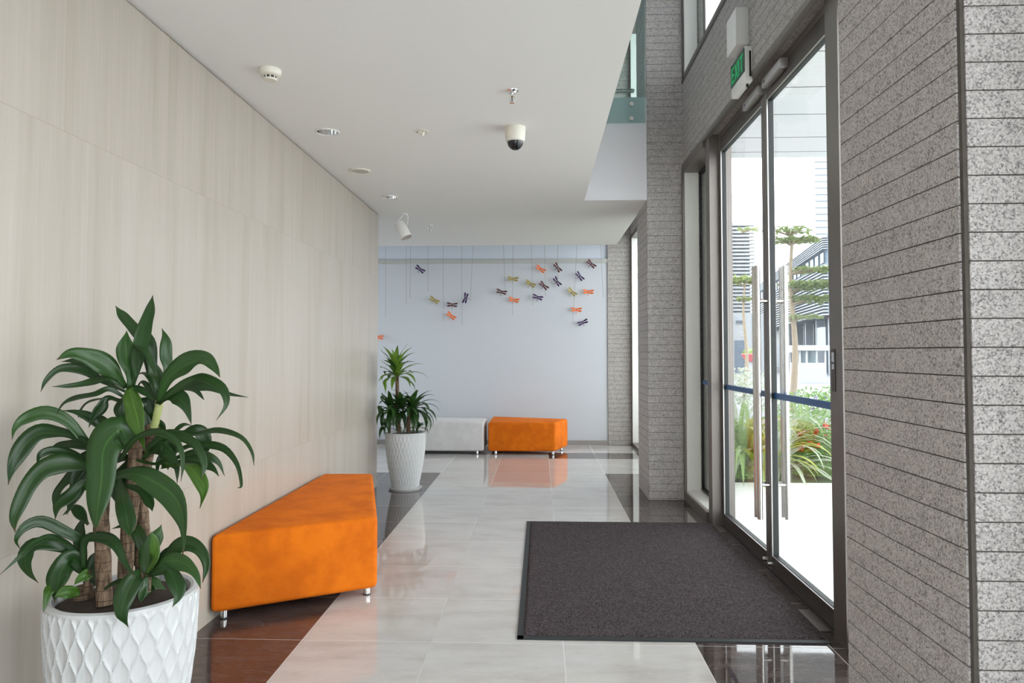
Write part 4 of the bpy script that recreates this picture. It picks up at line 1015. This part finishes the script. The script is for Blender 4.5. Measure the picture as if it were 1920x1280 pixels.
m = MB(); slab(m, 0, Lx, -12, 0, z2, zt); m.build('wall', M['bldg_blue'], e)
m = MB()
for a_, b_, n in ((zw1, zt, 6), (z2, zw0, 16)):
    for i in range(n): z = a_+(b_-a_)*i/n; slab(m, -.2, Lx, 0, .35, z, z+(b_-a_)/n*.42)
m.build('louvre', M['bldg_slat'], e)
for i in range(22):
    m = MB(); u = 1+i*(Lx-1)/22; slab(m, u, u+(Lx-1)/22*.55, 0, .12, zw0+.15, zw1-.15); m.build('window', M['bldg_glass'], e)
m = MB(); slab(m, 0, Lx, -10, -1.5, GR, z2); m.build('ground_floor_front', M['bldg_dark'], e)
for i in range(6):
    m = MB(); u = Lx*.35+i*Lx*.11; slab(m, u, u+.5, -1.4, -.8, GR, z2); m.build('pillar', M['bldg_slat'], e)
m = MB(); slab(m, Lx-2.6, Lx-.6, .1, .3, at(1545, 650, Y=52).z, at(1545, 612, Y=52).z); m.build('poster', M['bldg_pale'], e)
m = MB(); Yt = 130; q0, q1 = at(1527, 290, Y=Yt), at(1600, 450, Y=Yt)
tw = thing('tower_block', (q0.x, Yt, GR), 'pale high tower in the haze behind the slatted office block', 'building')
m.box((q0.x, Yt, GR), (q1.x+10, Yt+15, at(1530, 255, Y=Yt).z)).build('wall', M['bldg_pale'], tw)
m = MB()
for i in range(16): z = q1.z+(at(1530, 255, Y=Yt).z-q1.z)*i/16; m.box((q0.x-.1, Yt-.2, z), (q1.x+10, Yt, z+.25))
m.build('floor_band', M['bldg_slat'], tw)
# guard kiosk
Yk = 40; k0, k1 = at(1499, 703, Y=Yk), at(1549, 655, Y=Yk)
kz = at(1520, 705, Y=Yk).z
kk = thing('guard_kiosk', ((k0.x+k1.x)/2, Yk, kz), 'small white guard kiosk with windows across the street', 'kiosk')
D = 1.5; zt = k1.z; zs_ = at(1520, 680, Y=Yk).z; zh = at(1520, 657, Y=Yk).z
MB().box((k0.x, Yk, GR), (k1.x, Yk+D, zs_)).build('lower_panel', M['kiosk'], kk)
m = MB(); w_ = k1.x-k0.x
for u in (0, .25, .62, .94):
    for yy in (Yk, Yk+D-.1): m.box((k0.x+u*w_, yy, zs_), (k0.x+u*w_+.09, yy+.1, zh))
m.build('window_post', M['kiosk'], kk)
MB().box((k0.x+.05, Yk+D*.8, zs_), (k1.x-.05, Yk+D*.82, zh)).build('window_pane', M['bldg_glass'], kk)
m = MB(); m.box((k0.x-.15, Yk-.15, zh), (k1.x+.15, Yk+D+.15, at(1520, 647, Y=Yk).z)); m.prism([(k0.x-.45, Yk-.1), (k0.x-.1, Yk-.1), (k0.x-.1, Yk+D), (k0.x-.45, Yk+D)], zh-.1, zh+.1); m.build('roof', M['kiosk'], kk)
q = at(1409, 672, Y=45); rb = thing('planter_bowl', (q.x, q.y, GR), 'round red bowl planter by the white building', 'planter')
MB().lathe([(0, -.25), (.35, -.15), (.6, .25), (.55, .3), (0, .3)], (q.x, q.y, q.z), 20).build('bowl', M['red_bowl'], rb, True)
MB().lathe([(.25, GR-q.z), (.12, -.5), (.15, -.2)], (q.x, q.y, q.z), 12).build('stand', M['bldg_white'], rb, True)
MB().lathe([(.5, .28), (.45, .45), (.2, .6), (0, .62)], (q.x, q.y, q.z), 12, lambda t, z: .08*math.sin(7*t+z*9)).build('foliage', M['bush'], rb)
